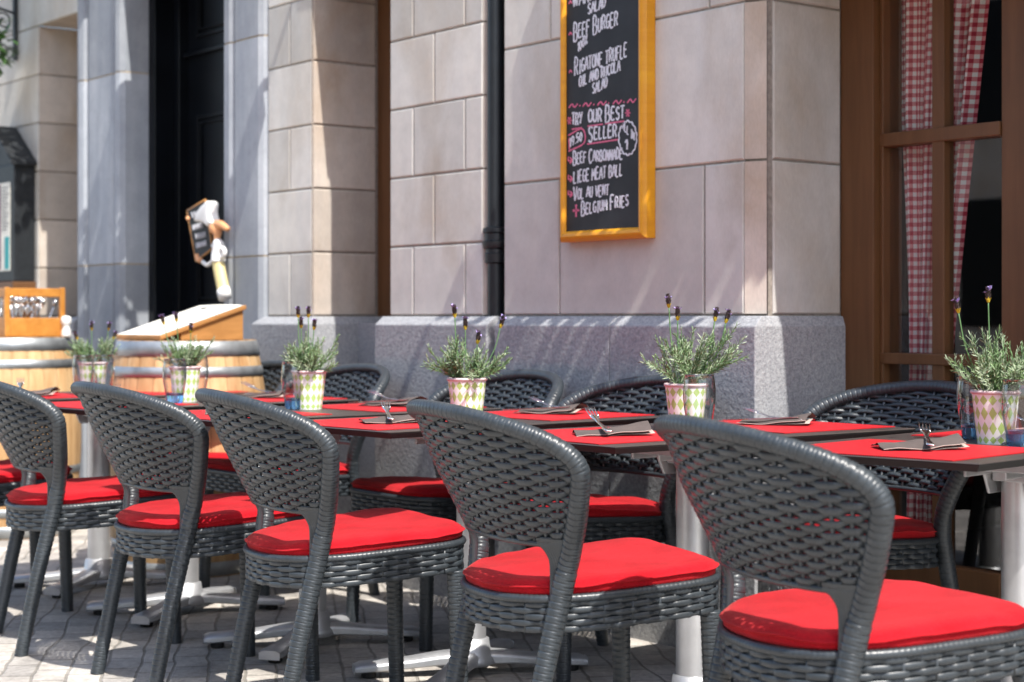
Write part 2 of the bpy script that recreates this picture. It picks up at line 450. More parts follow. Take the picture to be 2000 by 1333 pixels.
# middle bay
X0, X1 = -5.766, -5.146
wall_part('stone_wall', courses(ZC, [[-5.60, -5.258], [-5.458]], X0, X1), front(FY), M['stone'], (X0, X1, .9, ZC[-1]))
mb = MB()                                                         # chamfered arris beside the pipe
for z0, z1 in zip(ZC, ZC[1:]):
    mb.ct = rnd.random(); c0, c1 = z0 + .003, z1 - .003
    mb.add([loc((X1 + .001, FY + .002, c0)), loc((X1 + .032, FY + .045, c0)), loc((X1 + .032, FY + .045, c1)), loc((X1 + .001, FY + .002, c1))], [(0, 1, 2, 3)])
    mb.add([loc((X1 + .032, FY + .045, c0)), loc((X1 + .032, FY + .2, c0)), loc((X1 + .032, FY + .2, c1)), loc((X1 + .032, FY + .045, c1))], [(0, 1, 2, 3)])
mb.cur = 1; mb.add([loc((X1 - .01, FY + .006, .95)), loc((X1 + .028, FY + .05, .95)), loc((X1 + .028, FY + .05, 3)), loc((X1 - .01, FY + .006, 3))], [(0, 1, 2, 3)])
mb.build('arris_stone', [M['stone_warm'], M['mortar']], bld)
# right-hand pier
XR = -5.02; XE = -3.80
ZR = [1.05, 1.523, 2.01, 2.49, 3.0]
wall_part('stone_wall', courses(ZR, [[-4.70, -3.977], [-4.45], [-3.955, -4.75]], XR, XE), front(FY), M['stone'], (XR, XE, .9, 3.0))
mb = MB()
for z0, z1 in zip(ZR, ZR[1:]):
    mb.ct = rnd.random(); c0, c1 = z0 + .004, z1 - .004
    mb.add([loc((XE, FY + .002, c0)), loc((XE + .066, FY + .03, c0)), loc((XE + .066, FY + .03, c1)), loc((XE, FY + .002, c1))], [(0, 1, 2, 3)])
mb.cur = 1; mb.add([loc((XE - .02, FY + .006, .95)), loc((XE + .066, FY + .036, .95)), loc((XE + .066, FY + .036, 3)), loc((XE - .02, FY + .006, 3))], [(0, 1, 2, 3)])
mb.build('arris_stone', [M['stone_warm'], M['mortar']], bld)
wall_part('reveal_stone', [(FY + .045, 4.15, a, b) for a, b in zip(ZR, ZR[1:])], side(-3.722), M['stone'], (FY + .03, 4.16, .9, 3.0))
mb = MB(); mb.box(*[0] * 6) if False else None
mb.add([loc((-3.735, FY + .03, .95)), loc((-3.728, FY + .045, .95)), loc((-3.728, FY + .045, 3)), loc((-3.735, FY + .03, 3))], [(0, 1, 2, 3)]); mb.build('reveal_joint', M['mortar'], bld)
# left pier with its reveal
XL0, XL1 = -6.739, -6.362
wall_part('stone_wall', courses(ZC, [[-6.545], []], XL0, XL1), front(FY), M['stone'], (XL0, XL1, .9, ZC[-1]))
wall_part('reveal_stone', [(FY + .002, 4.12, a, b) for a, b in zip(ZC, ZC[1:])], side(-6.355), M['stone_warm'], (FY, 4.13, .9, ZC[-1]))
# far left wall with a window recess
XN0, XN1 = -9.318, -8.75
wall_part('stone_wall', courses(ZC[:7], [[-9.9], [-10.3]], -11.5, XN0), front(FY), M['stone'], (-11.5, XN0, .9, ZC[6]))
wall_part('stone_wall', courses([ZC[6], ZC[6] + .3], [[-9.7], [-9.2]], -11.5, -8.70), front(FY), M['stone'], (-11.5, -8.70, ZC[6], ZC[6] + .6))
wall_part('stone_wall', courses(ZC[:7], [[]], XN1, -8.70), front(FY), M['stone'], (XN1, -8.70, .9, ZC[6]))
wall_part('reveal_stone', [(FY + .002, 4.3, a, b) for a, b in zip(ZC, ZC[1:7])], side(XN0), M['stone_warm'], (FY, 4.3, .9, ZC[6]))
mb = MB(); mb.ct = .4
mb.add([loc((XN0, FY + .004, ZC[6])), loc((XN1, FY + .004, ZC[6])), loc((XN1, 4.3, ZC[6])), loc((XN0, 4.3, ZC[6]))], [(0, 1, 2, 3)])
mb.add([loc((XN1, FY + .004, .9)), loc((XN1, 4.3, .9)), loc((XN1, 4.3, ZC[6])), loc((XN1, FY + .004, ZC[6]))], [(0, 1, 2, 3)])
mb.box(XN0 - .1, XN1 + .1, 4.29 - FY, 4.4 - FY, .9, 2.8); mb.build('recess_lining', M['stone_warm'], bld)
# plinths (granite, weathered chamfer on top)
def plinth(x0, x1, joints, y0=PY, back=4.2, zt=1.047, right=False, left=False):
    xs = [x0] + joints + [x1]
    for a, b in zip(xs, xs[1:]):
        mb = MB(); g_ = .0015; a += g_; b -= g_; c = .05; cr = .012
        ar = .014 if (right and b > x1 - .01) else 0; al = c if (left and a < x0 + .01) else 0
        P_ = [(a, y0, 0), (b, y0, 0), (b, back, 0), (a, back, 0), (a, y0, zt - .032), (b, y0, zt - .032), (b, back, zt - .032 * (ar > 0)), (a, back, zt - .032 * (al > 0)),
              (a + al * .8, y0 + c * .75, zt), (b - ar * .8, y0 + c * .75, zt), (b - ar * .8, back, zt), (a + al * .8, back, zt)]
        mb.add([loc(p) for p in P_], [(0, 1, 5, 4), (1, 2, 6, 5), (3, 0, 4, 7), (4, 5, 9, 8), (8, 9, 10, 11), (5, 6, 10, 9), (7, 4, 8, 11), (2, 3, 7, 6), (6, 7, 11, 10)])
        mb.build('plinth', M['granite'], bld, bevel=.004)
plinth(-5.80, -5.055, [], right=False)
plinth(-5.01, -3.703, [-4.375], right=True)
plinth(-6.80, -6.31, [], right=True, left=True)
plinth(-11.5, -8.74, [-9.0, -9.9])
mb = MB(); mb.box(-6.4, -5.7, 4.0 - FY, 4.3 - FY, 0, 1.02); mb.build('plinth', M['granite'], bld)
mb = MB(); mb.box(-3.72, -1.0, 4.1 - FY, 4.4 - FY, 0, .2); mb.build('window_sill', M['granite'], bld, bevel=.006)
# downpipe in its slot
mb = MB(); mb.box(-5.2, -4.9, 3.99 - FY, 4.1 - FY, 0, 3.0); mb.build('slot_back', M['mortar'], bld)
pipe = MB(); pc = atY(969, 300, 3.83)
pipe.lathe([(.032, 0), (.032, 3.2)], 24)
o = pipe.build('downpipe', M['pipe'], bld, 1); o.location = loc((pc.x, 3.83, 0))
mb = MB(); zz = 1.275
mb.lathe([(r_ - .015, z_) for r_, z_ in [(.048, zz - .035), (.056, zz - .03), (.058, zz), (.054, zz + .004), (.054, zz + .018), (.062, zz + .022), (.066, zz + .034), (.066, zz + .046), (.058, zz + .05), (.058, zz + .075), (.064, zz + .08), (.064, zz + .094), (.048, zz + .1)]], 28)
mb.box(-.085, -.04, .0, .03, zz + .0, zz + .07); k = mb.build('pipe_socket', M['pipe'], o, 35)
# brown window at the right
WY = 4.15
win = MB()
def wbox(mb, x0, x1, z0, z1, y0, y1): mb.box(x0, x1, y0 - FY, y1 - FY, z0, z1)
fr = MB(); wbox(fr, -3.725, -3.592, .2, 3.0, WY, WY + .12); wbox(fr, -3.592, -3.578, .2, 3, WY + .03, WY + .12)
wf = fr.build('window_frame', M['window_wood'], bld, bevel=.003)
def sash(x0, x1, rails, mids, zb, zt, y, par):
    s = MB(); st = .03
    wbox(s, x0, x0 + st, zb, zt, y, y + .05); wbox(s, x1 - st * 3.5, x1, zb, zt, y - .004, y + .05)
    for (a, b) in rails: wbox(s, x0 + st, x1 - st * 3.5, a, b, y - .012, y + .046)
    for (a, b) in mids: wbox(s, a, b, zb + .003, zt - .003, y - .006, y + .043)
    so_ = s.build('sash', M['window_wood'], par, bevel=.004)
    gl = MB(); gl.add([loc((x0 + .01, y + .022, zb)), loc((x1 - .01, y + .022, zb)), loc((x1 - .01, y + .022, zt)), loc((x0 + .01, y + .022, zt))], [(0, 1, 2, 3)])
    gl.build('pane', M['pane'], par)
SY = 4.19
zr = [atY(1760, q, SY).z for q in (712, 690, 285, 258)]
xs_ = [atY(q, 600, SY).x for q in (1706, 1822, 1846, 1957)]
sash(xs_[0], xs_[3] + .105, [(.2, .30), (zr[0], zr[1]), (zr[2], zr[3]), (2.25, 2.3)], [(xs_[1], xs_[2])], .2, 2.9, WY + .04, wf)
XJ = xs_[3] + .105
wf2 = MB(); wbox(wf2, XJ + .002, XJ + .18, .2, 3.0, WY + .02, WY + .14); wf2 = wf2.build('window_frame', M['window_wood'], bld, bevel=.003)
sash(XJ + .182, -2.0, [(.2, .30), (.897, .935), (1.571, 1.612)], [(-2.45, -2.40)], .2, 2.9, WY + .05, wf2)
mb = MB()                                                        # the dark room behind the panes
wbox(mb, -5.0, -4.9, 0, 3.2, 4.42, 8); wbox(mb, -1.0, -.9, 0, 3.2, 4.42, 8); wbox(mb, -5, -.9, 0, 3.2, 8, 8.1); wbox(mb, -5, -.9, .0, .1, 4.42, 8); wbox(mb, -5, -.9, 3.1, 3.2, 4.2, 8)
wbox(mb, -5.0, -3.72, .1, 3.2, 4.3, 4.42); wbox(mb, -2.0, -.9, .1, 3.2, 4.2, 4.42)
mb.build('interior_room', M['room'], bld)
# left window in its recess (seen edge-on beside the middle bay)
mb = MB(); wbox(mb, -6.37, -6.1, 1.0, 3.0, 4.13, 4.22); wbox(mb, -6.1, -6.03, 1.0, 3.0, 4.16, 4.2); wbox(mb, -6.1, -5.75, 1.0, 3.0, 4.19, 4.22)
mb.build('window_frame', M['window_wood'], bld, bevel=.004)
# bluestone door surround
DS = [-.02, 1.315, 2.285, 3.2]
def pilaster(x0, x1, prof, joints, side_x=None, side_y=None):
    mb = MB()
    for z0, z1 in zip(joints, joints[1:]):
        mb.ct = rnd.random(); n = len(prof)
        lo = [loc((px_, py_, z0 + .004)) for px_, py_ in prof]; hi = [loc((px_, py_, z1 - .004)) for px_, py_ in prof]
        mb.add(lo + hi, [(i, i + 1, n + i + 1, n + i) for i in range(n - 1)])
    mb.cur = 1; mb.ct = .5
    lo = [loc((px_ - .003 * (i == n - 1), py_ + .004, joints[0])) for i, (px_, py_) in enumerate(prof)]; hi = [loc((px_ - .003 * (i == n - 1), py_ + .004, joints[-1])) for i, (px_, py_) in enumerate(prof)]
    mb.add(lo + hi, [(i, i + 1, n + i + 1, n + i) for i in range(n - 1)])
    return mb.build('door_surround', [M['bluestone'], M['pointing']], bld)
a = -8.70
pilaster(a, -8.17, [(a, 3.83), (a, 3.775), (a + .02, 3.755), (a + .06, 3.745), (a + .095, 3.755), (a + .105, 3.785), (a + .12, 3.785), (a + .13, 3.77), (a + .42, 3.77), (a + .435, 3.785), (a + .45, 3.785), (a + .462, 3.765), (a + .49, 3.755), (a + .515, 3.765), (a + .53, 3.79), (a + .53, 3.92)], DS)
a = -7.106
pilaster(a, -6.72, [(a, 4.05), (a, 3.79), (a + .02, 3.77), (a + .075, 3.765), (a + .095, 3.775), (a + .105, 3.79), (a + .115, 3.79), (a + .125, 3.77), (a + .335, 3.77), (a + .358, 3.785), (a + .366, 3.81)], DS)
# black door
dr = MB(); wbox(dr, -8.17, -8.10, 0, 3.2, 3.915, 4.1); wbox(dr, -8.10, -8.04, 0, 3.2, 4.02, 4.1); wbox(dr, -8.1, -7.1, 3.1, 3.2, 3.95, 4.1)
dr.build('door_frame', M['black_door'], bld, bevel=.006)
dl = MB(); wbox(dl, -8.05, -7.05, 0, 3.1, 4.075, 4.13)
zt1 = atY(390, 100, 4.07).z
def panel(mb, x0, x1, z0, z1):
    for q, w in ((.0, .02), (.035, .012)):
        a0, a1, b0, b1 = x0 + q, x1 - q, z0 + q, z1 - q
        wbox(mb, a0, a0 + w, b0, b1, 4.058, 4.08); wbox(mb, a1 - w, a1, b0, b1, 4.058, 4.08); wbox(mb, a0 + w, a1 - w, b0, b0 + w, 4.060, 4.08); wbox(mb, a0 + w, a1 - w, b1 - w, b1, 4.060, 4.08)
ddoor = dl.build('door', M['black_door'], bld, bevel=.004)
pm = MB(); panel(pm, -7.93, -7.2, 1.1, 2.06); panel(pm, -7.93, -7.2, 2.45, 3.0); panel(pm, -7.93, -7.2, .2, .95); wbox(pm, -8.04, -7.06, zt1 - .022, zt1, 4.045, 4.08)
pm.build('door_panel', M['black_door'], ddoor, bevel=.004)
# unseen string course added for shade; it and the lintels shield the grazed face
mb = MB(); mb.box(-12, -1, -.05, .05, 2.95, 3.15); mb.build('shade_string_course', M['bluestone'], bld, bevel=.01)
mb = MB(); mb.box(-3.7, -1.0, -.05, .5, 2.16, 2.85); mb.build('window_lintel', M['stone'], bld)
mb = MB(); mb.box(-6.36, -5.75, -.02, .3, 2.55, 2.85); mb.build('window_lintel', M['stone'], bld)
# added flower boxes and lantern, unseen; they break the sun that grazes the face
def shade_flower_box(x0, x1, z, label, seed):
    global rnd
    t_ = thing('shade_flower_box', label, 'flower box', ((x0 + x1) / 2, FY, z)); w_ = (x1 - x0) / 2
    mb = MB(); mb.add([(-w_, -.16, .16), (w_, -.16, .16), (w_, -.01, .16), (-w_, -.01, .16), (-w_ + .03, -.13, 0), (w_ - .03, -.13, 0), (w_ - .03, -.01, 0), (-w_ + .03, -.01, 0)], [(3, 2, 1, 0), (4, 5, 6, 7), (0, 1, 5, 4), (1, 2, 6, 5), (2, 3, 7, 6), (3, 0, 4, 7)]); mb.build('trough', M['black_iron'], t_)
    mb = MB(); rnd = random.Random(seed)
    for k in range(int(260 * w_)):
        c_ = Vector((rnd.uniform(-w_, w_) * 1.03, -.10 - abs(rnd.gauss(0, .10)), .16 + rnd.uniform(-.20, .18))); 
        leaf(mb, c_, Vector((rnd.uniform(-1, 1), -.6, rnd.uniform(-1, .5))), Vector((0, 0, 1)), rnd.uniform(.05, .09), .05)
    mb.build('leaves', M['basket_leaf'], t_, 1)
SHADE_FLOWER_BOXES = [(-4.15, -2.75, 2.62, 'long flower box above the brown window', 3), (-7.75, -7.05, 2.72, 'short flower box above the black door', 8), (-9.0, -8.3, 3.02, 'flower box on the wall far left', 6)]
lt = thing('shade_lantern', 'small unseen black lantern added above the left pier to break the sun', 'lantern', (-6.2, FY, 2.62))
mb = MB(); mb.box(-.012, .012, -.2, 0, .26, .285); mb.build('lantern_arm', M['black_iron'], lt); mb = MB(); mb.lathe([(.03, 0), (.075, .2), (.03, .26)], 6, (0, -.16, 0)); mb.build('lantern_case', M['black_iron'], lt)
# upper facade above the picture: keeps sky light and reflections right
mb = MB(); mb.box(-12, 4, .0, .3, 3.2, 9.0); mb.box(-1.0, 4, 0, .3, 0, 3.2); mb.build('upper_wall', M['stone'], bld)

# ------------------------------------------------------------------ chairs
def cy(z): return interp([(0, -.22), (.25, -.168), (.46, -.118), (.53, -.107), (.60, -.110), (.72, -.128), (1, -.14)], z)     # side (leg / rim) line
def cx_(z): return interp([(0, .213), (.3, .216), (.46, .219), (.52, .230), (.58, .257), (.65, .296), (.72, .33), (1, .345)], z)
def cc(z): return interp([(0, -.26), (.36, -.20), (.53, -.172), (.69, -.255), (.85, -.335), (1, -.40)], z)        # centre of the back
FM = R(76)
def shell(u, z):
    x = cx_(z) * sin(u * FM) / sin(FM)
    y = cy(z) + (cc(z) - cy(z)) * (cos(u * FM) - cos(FM)) / (1 - cos(FM))
    return Vector((x, y, z))
def shn(u, z):
    a = shell(u + .01, z) - shell(u - .01, z); b = shell(u, z + .01) - shell(u, z - .01)
    return a.cross(b).normalized()             # outward (away from the sitter)
ZL, ZP = .72, .127
def rimz(u): return ZL + ZP * max(0, cos(u * pi / 2)) ** .55
def rim_u(z):
    if z <= ZL: return 1.0
    return math.acos(min(1, ((z - ZL) / ZP)) ** (1 / .55)) * 2 / pi
PIT = .0150
def wrapf(L, a):      # two half-lapped bands of split cane round the tube
    s = (L / PIT + (.5 if sin(a) > 0 else 0)) % 1.0
    return .86 + .155 * min(1, 2.6 * max(0, sin(pi * s)) ** .8) - .02 * s
def make_backrest(par):
    mb = MB(); N = 17; pitch = .0113; i = 0; z = .577
    prof = [(-.5, -.0006), (-.40, .0015), (0, .0024), (.40, .0015), (.5, -.0006), (0, -.0014)]
    while z < .832:
        um = rim_u(z + .004) * .985
        if z > ZL and um < .12: break
        n = max(6, int(um * N * 6)); vs = []; fs = []
        for k in range(n + 1):
            u = -um + 2 * um * k / n
            ph = max(-1, min(1, 1.55 * cos(pi * (u * N / 2 + i)) + .3)); nrm = shn(u, z); p_ = shell(u, z) + nrm * (.0040 * ph)
            stretch = ((shell(u, z + .01) - shell(u, z - .01)).length / .02); h = (.0126 + .0022 * max(0, ph)) * stretch
            dz = (shell(u, z + .01) - shell(u, z - .01)).normalized()
            for (a, b) in prof: vs.append(p_ + dz * a * h + nrm * b * 1.1)
        for k in range(n):
            for j in range(6): fs.append((k * 6 + j, k * 6 + (j + 1) % 6, (k + 1) * 6 + (j + 1) % 6, (k + 1) * 6 + j))
        mb.add(vs, [tuple(reversed(f)) for f in fs]); z += pitch; i += 1
    for j in range(-8, 9):
        u = j * 2 / N
        zt = rimz(u) if abs(u) < 1 else ZL
        if zt - .571 < .02: continue
        mb.tube([shell(u, .566 + (zt - .566) * q / 9) for q in range(10)], .0046, 6)
    # ribbed corner webs and the arched lower edge
    def zo(u): 
        a = abs(u); return .566 - (.165 * ((a - .64) / .30) ** 1.8 if a > .64 else 0)
    for s in (-1, 1):
        nu = 14
        def fn(a, b, off, s=s):
            u = s * (.62 + .38 * a); z0 = max(.40, zo(u)); z_ = z0 + (.582 - z0) * b
            rib = .0018 * abs(sin(pi * z_ / .0122))
            return shell(u, z_) + shn(u, z_) * (off + rib * (1 if off > 0 else -1))
        mb.grid(lambda a, b: fn(a, b, .005), 12, 40, flip=(s > 0)); mb.grid(lambda a, b: fn(a, b, -.005), 12, 40, flip=(s < 0))
    us = [-.94 + 1.88 * k / 72 for k in range(73)]
    mb.tube([shell(u, max(.40, zo(u))) for u in us], .0072, 8)
    return mb.build('backrest', M['rattan'], par, 1)
def make_frame(par):
    mb = MB()
    pts = [shell(1, .50 + (ZL - .50) * k / 14) for k in range(14)]
    for k in range(0, 121):
        u = cos(pi * k / 120); pts.append(shell(u, rimz(u)))
    pts += [shell(-1, ZL - (ZL - .50) * k / 14) for k in range(1, 15)]
    pts = resample(pts, .006)
    for _ in range(6): pts = [pts[0]] + [(a + b * 2 + c) / 4 for a, b, c in zip(pts, pts[1:], pts[2:])] + [pts[-1]]
    pts = resample(pts, PIT / 9)
    def rad(q):
        a = abs(q - .5) * 2
        return .0185 + .0055 * smooth01((a - .25) / .5)
    mb.tube(pts, rad, 16, wrapf, ell=(1, .92))
    return mb.build('rim_frame', M['rattan'], par, 1)
def leg_mb(kind, s):
    mb = MB()
    if kind == 'rear': pts = [Vector((s * cx_(z), cy(z), z)) for z in [.51 * (1 - k / 20) for k in range(21)]]; rad = lambda q: .0240 - .0040 * q
    else: pts = [Vector((s * (.210 + .006 * k / 10), .252 + .012 * k / 10, .40 * (1 - k / 10))) for k in range(11)]; rad = lambda q: .024 - .003 * q
    pts = resample(pts, PIT / 9)
    mb.tube(pts, rad, 14, wrapf); return mb
def plan(a, grow=0):
    """seat outline, a in 0..1 going round; rounded back, squarer front"""
    t_ = 2 * pi * a; c, s_ = cos(t_), sin(t_)
    n = 5.5 if s_ > 0 else 2.35
    x = math.copysign(abs(c) ** (2 / n), c) * (.236 + grow); yc = .03
    y = math.copysign(abs(s_) ** (2 / n), s_) * ((.262 if s_ > 0 else .242) + grow) + yc
    return x, y
def plan_pts(grow, m=200):
    raw = [Vector((*plan(k / m, grow), 0)) for k in range(m)]; raw.append(raw[0])
    return resample(raw, .006)[:-1]
def make_seat(par):
    mb = MB(); base = plan_pts(0); n = len(base); z0, z1 = .384, .452
    nrm = []
    for k in range(n):
        d = base[(k + 1) % n] - base[k - 1]; nrm.append(Vector((d.y, -d.x, 0)).normalized())
    # core
    vs = [(p.x, p.y, z0 + .004) for p in base] + [(p.x, p.y, z1) for p in base]
    mb.add(vs, [(k, (k + 1) % n, n + (k + 1) % n, n + k) for k in range(n)] + [tuple(range(n, 2 * n)), tuple(reversed(range(n)))])
    L = n * .006; per = L / round(L / .066); pitch = .0132; rows = 5
    prof = [(-.5, -.0004), (-.38, .0017), (.38, .0017), (.5, -.0004)]
    for i in range(rows):
        z = z0 + .007 + i * pitch; vs = []; fs = []
        for k in range(n):
            ph = cos(2 * pi * (k * .006 / per + (i % 2) * .5)); off = .0034 + .0026 * max(-1, min(1, 2.8 * ph + 1.5))
            h = pitch * (.93 + .07 * max(0, ph))
            for (a, b) in prof: vs.append((base[k].x + nrm[k].x * (off + b), base[k].y + nrm[k].y * (off + b), z + a * h))
        for k in range(n):
            q = (k + 1) % n
            for j in range(3): fs.append((k * 4 + j, q * 4 + j, q * 4 + j + 1, k * 4 + j + 1))
        mb.add(vs, fs)
    ns = int(round(L / per)) * 2
    for j in range(ns):
        k = int((j + .5) * n / ns) % n; p_ = base[k] + nrm[k] * .0025; mb.tube([(p_.x, p_.y, z0), (p_.x, p_.y, z1)], .0042, 6)
    ed = [Vector((p.x + q.x * .004, p.y + q.y * .004, z1 + .004)) for p, q in zip(base, nrm)]
    mb.tube(resample(ed + [ed[0]], PIT / 4)[:-1], .0095, 10, lambda L_, a: .9 + .13 * abs(sin(pi * L_ / .011)), closed=True)
    mb.v = [(x, y, z + .055 * y) for x, y, z in mb.v]
    return mb.build('seat', M['rattan'], par, 1)
def make_chair(name, label):
    t_ = thing(name, label, 'chair')
    make_backrest(t_); make_frame(t_); make_seat(t_)
    for s in (-1, 1):
        leg_mb('rear', s).build('leg', M['rattan'], t_, 1); leg_mb('front', s).build('leg', M['rattan'], t_, 1)
    return t_
def cushion_mesh(seed):
    mb = MB(); rr = random.Random(seed); n = 96; prof = [(-.030, 0.0), (-.003, .003), (.005, .010), (.0065, .021), (.0052, .0255), (.0105, .0265), (.0125, .0285), (.0105, .0305), (.005, .0315), (.0035, .038), (-.006, .0455), (-.018, .0485), (-.05, .0495), (-.09, .0498), (-.14, .050), (-.19, .050)]
    vs = []; off = Vector((rr.uniform(0, 9), rr.uniform(0, 9), 0))
    for (gr, z) in prof:
        for k in range(n):
            x, y = plan(k / n, gr - .004)
            w = mnoise.noise(Vector((x * 5, y * 5, z * 3)) + off)
            zz_ = z + (.009 * w if z > .01 else 0) + (.005 * mnoise.noise(Vector((x * 9, y * 22, 2)) + off) if z > .02 else 0)
            if z > .05: zz_ -= .010 * max(0, 1 - ((x * x + (y - .0) ** 2) ** .5) / .12)
            vs.append((x, y, zz_ * .86 + .055 * y))
    fs = []
    m_ = len(prof)
    for i in range(m_ - 1):
        for k in range(n): fs.append((i * n + k, i * n + (k + 1) % n, (i + 1) * n + (k + 1) % n, (i + 1) * n + k))
    c0 = len(vs); vs.append((0, .02, .052)); 
    for k in range(n): fs.append(((m_ - 1) * n + k, (m_ - 1) * n + (k + 1) % n, c0))
    mb.add(vs, fs); return mb
ORD = ['nearest and rightmost', 'second from the right', 'third from the right', 'fourth from the right', 'fifth from the right', 'sixth from the right']
# near row: (x, y of rear right foot), turn
NEAR = [(-2.225, 2.488, -16.5), (-3.024, 2.462, -12.7), (-3.857, 2.369, -11.5), (-4.555, 2.335, -4), (-5.346, 2.312, -11), (-6.12, 2.27, -8)]
FAR = [(-3.21, 3.62, 176), (-4.02, 3.37, 178), (-4.71, 3.36, 180), (-5.72, 3.34, 182), (-6.39, 3.34, 180)]
chair0 = None; cush0 = {}
def place_chair(x, y, deg, label, group, clabel, cgroup, idx):
    global chair0
    if chair0 is None:
        chair0 = make_chair('wicker_chair', label); chair0['group'] = group; r = chair0
        r.location = (x, y, 0); r.rotation_euler = (0, 0, R(deg))
    else: r = dup(chair0, (x, y, 0), R(deg), label, group)
    q = idx % 3
    if q not in cush0:
        c = cushion_mesh(q + 3).build('seat_cushion', M['red'], None, 1); cush0[q] = c
    else: c = cush0[q].copy(); COL.objects.link(c)
    c.location = (x, y, .457); c.rotation_euler = (R(.6 * ((idx * 7) % 3 - 1)), 0, R(deg + [1, -2, 2, 0, -1][idx % 5])); tag(c, clabel, 'cushion', cgroup)
FORD = ['nearest and rightmost', 'second from the right', 'third from the right', 'fourth from the right', 'leftmost']
for i, (x, y, deg) in enumerate(NEAR):
    place_chair(x, y, deg, 'grey woven chair, back to the street, ' + ORD[i] + ' of the near row', 'street-side wicker chairs',
                'red cushion on the street-side woven chair ' + ORD[i], 'red cushions on the street-side chairs', i)
for i, (x, y, deg) in enumerate(FAR):
    place_chair(x, y, deg, 'grey woven chair facing the street, ' + FORD[i] + ' of the far row', 'wall-side wicker chairs',
                'red cushion on the wall-side woven chair ' + FORD[i], 'red cushions on the wall-side chairs', i + 7)

# ------------------------------------------------------------------ tables
TABLES = [(-2.61, 3.385, 9), (-3.34, 3.15, 1), (-4.12, 3.00, 5), (-4.80, 2.87, 5), (-5.60, 2.83, 5), (-6.36, 2.84, 4)]
TW, TL, TZ = .60, 1.08, .745
def make_table(label):
    t_ = thing('bistro_table', label, 'table', group='bistro tables in a row')
    mb = MB(); w, l = TW / 2, TL / 2
    def ring(e, z): return [(-w + e, -l + e, z), (w - e, -l + e, z), (w - e, l - e, z), (-w + e, l - e, z)]
    vs = ring(.012, TZ - .0185) + ring(.002, TZ - .006) + ring(0, TZ - .002) + ring(.0025, TZ)
    fs = [(12, 13, 14, 15)]
    for k in range(2, 3):
        for i in range(4): fs.append((k * 4 + i, k * 4 + (i + 1) % 4, k * 4 + 4 + (i + 1) % 4, k * 4 + 4 + i))
    tt = mb.add(vs, fs).build('tabletop', M['tabletop'], t_)
    eb = MB(); eb.add(vs[:12], [(3, 2, 1, 0)] + [(k * 4 + i, k * 4 + (i + 1) % 4, k * 4 + 4 + (i + 1) % 4, k * 4 + 4 + i) for k in range(2) for i in range(4)]).build('edge_shade', M['rubber_shade'], tt)  # black edge colour stands for the shade under the overhanging top
    mb = MB(); mb.lathe([(.044, .06), (.043, .68)], 28); mb.build('column', M['alu'], t_, 1)
    mb = MB()                                                  # folding bracket under the top
    for s in (-1, 1): mb.box(s * .05 - .004, s * .05 + .004, -.17, .17, .676, .722)
    for s in (-1, 1): mb.add([(s * .056, -.1, .722), (s * .056, .1, .722), (s * .056, .055, .63), (s * .056, -.055, .63), (s * .048, -.1, .722), (s * .048, .1, .722), (s * .048, .055, .63), (s * .048, -.055, .63)], [(0, 1, 2, 3), (7, 6, 5, 4), (0, 3, 7, 4), (3, 2, 6, 7), (2, 1, 5, 6)])
    mb.box(-.2, .2, -.2, -.17, .695, .7235); mb.box(-.2, .2, .17, .2, .695, .7235); mb.box(-.046, .046, -.05, .05, .66, .72)
    mb.build('bracket', M['alu_cast'], t_, bevel=.003)
    mb = MB(); mb.lathe([(.06, .028), (.075, .036), (.070, .052), (.057, .072), (.052, .105), (.0445, .108)], 28, close=False); mb.build('base_hub', M['alu_cast'], t_, 1)
    for k in range(4):
        a = R(45 + 90 * k) if False else R([58, 122, 238, 302][k]); f = MB(); Lf = .345
        path = [(.02, .058), (.10, .053), (.18, .044), (.27, .038), (.325, .035), (Lf, .030)]
        wd = [.042, .036, .033, .036, .038, .030]; hh = [.03, .026, .022, .021, .020, .015]
        vs = []; fs = []
        for (r_, z), w_, h_ in zip(path, wd, hh):
            for (yy, zz_) in ((-1, -1), (1, -1), (1, .2), (.65, 1), (-.65, 1), (-1, .2)):
                vs.append((r_ * cos(a) - yy * w_ * sin(a), r_ * sin(a) + yy * w_ * cos(a), z + zz_ * h_ * (.5 if zz_ > 0 else .8)))
        for i in range(len(path) - 1):
            for j in range(6): fs.append((i * 6 + j, (i + 1) * 6 + j, (i + 1) * 6 + (j + 1) % 6, i * 6 + (j + 1) % 6))
        fs.append(tuple(reversed(range(6)))[::-1]); fs.append(tuple(30 + j for j in range(6)))
        fo = f.add(vs, fs).build('foot', M['alu_cast'], t_, 50, bevel=.004)
        gl = MB(); gl.lathe([(.0, 0), (.02, .0), (.022, .004), (.02, .022)], 14, (cos(a) * .30, sin(a) * .30, 0)); gl.build('glide', M['rubber_shade'], fo, 1)
    return t_
TN = ['nearest right-edge table', 'second table from the right', 'third table from the right', 'fourth table from the right', 'fifth table from the right', 'farthest table beside the barrels']
tab0 = None
def tpoint(i, x, y, z=TZ):
    tx, ty, d = TABLES[i]; a = R(d); return Vector((tx + x * cos(a) - y * sin(a), ty + x * sin(a) + y * cos(a), z))
for i, (tx, ty, d) in enumerate(TABLES):
    lab = 'dark brown table with red placemats on silver pedestal, ' + ['rightmost and nearest', 'second from the right', 'third from the right', 'fourth from the right', 'fifth from the right', 'last by the barrels'][i]
    if tab0 is None:
        tab0 = make_table(lab); tab0.location = (tx, ty, 0); tab0.rotation_euler = (0, 0, R(d))
    else: dup(tab0, (tx, ty, 0), R(d), lab)
for c_ in tab0.children:                         # the nearest table's pedestal sits off-centre, nearer its right side
    if c_.name.split('.')[0] != 'tabletop': c_.location = (.10, .02, 0)
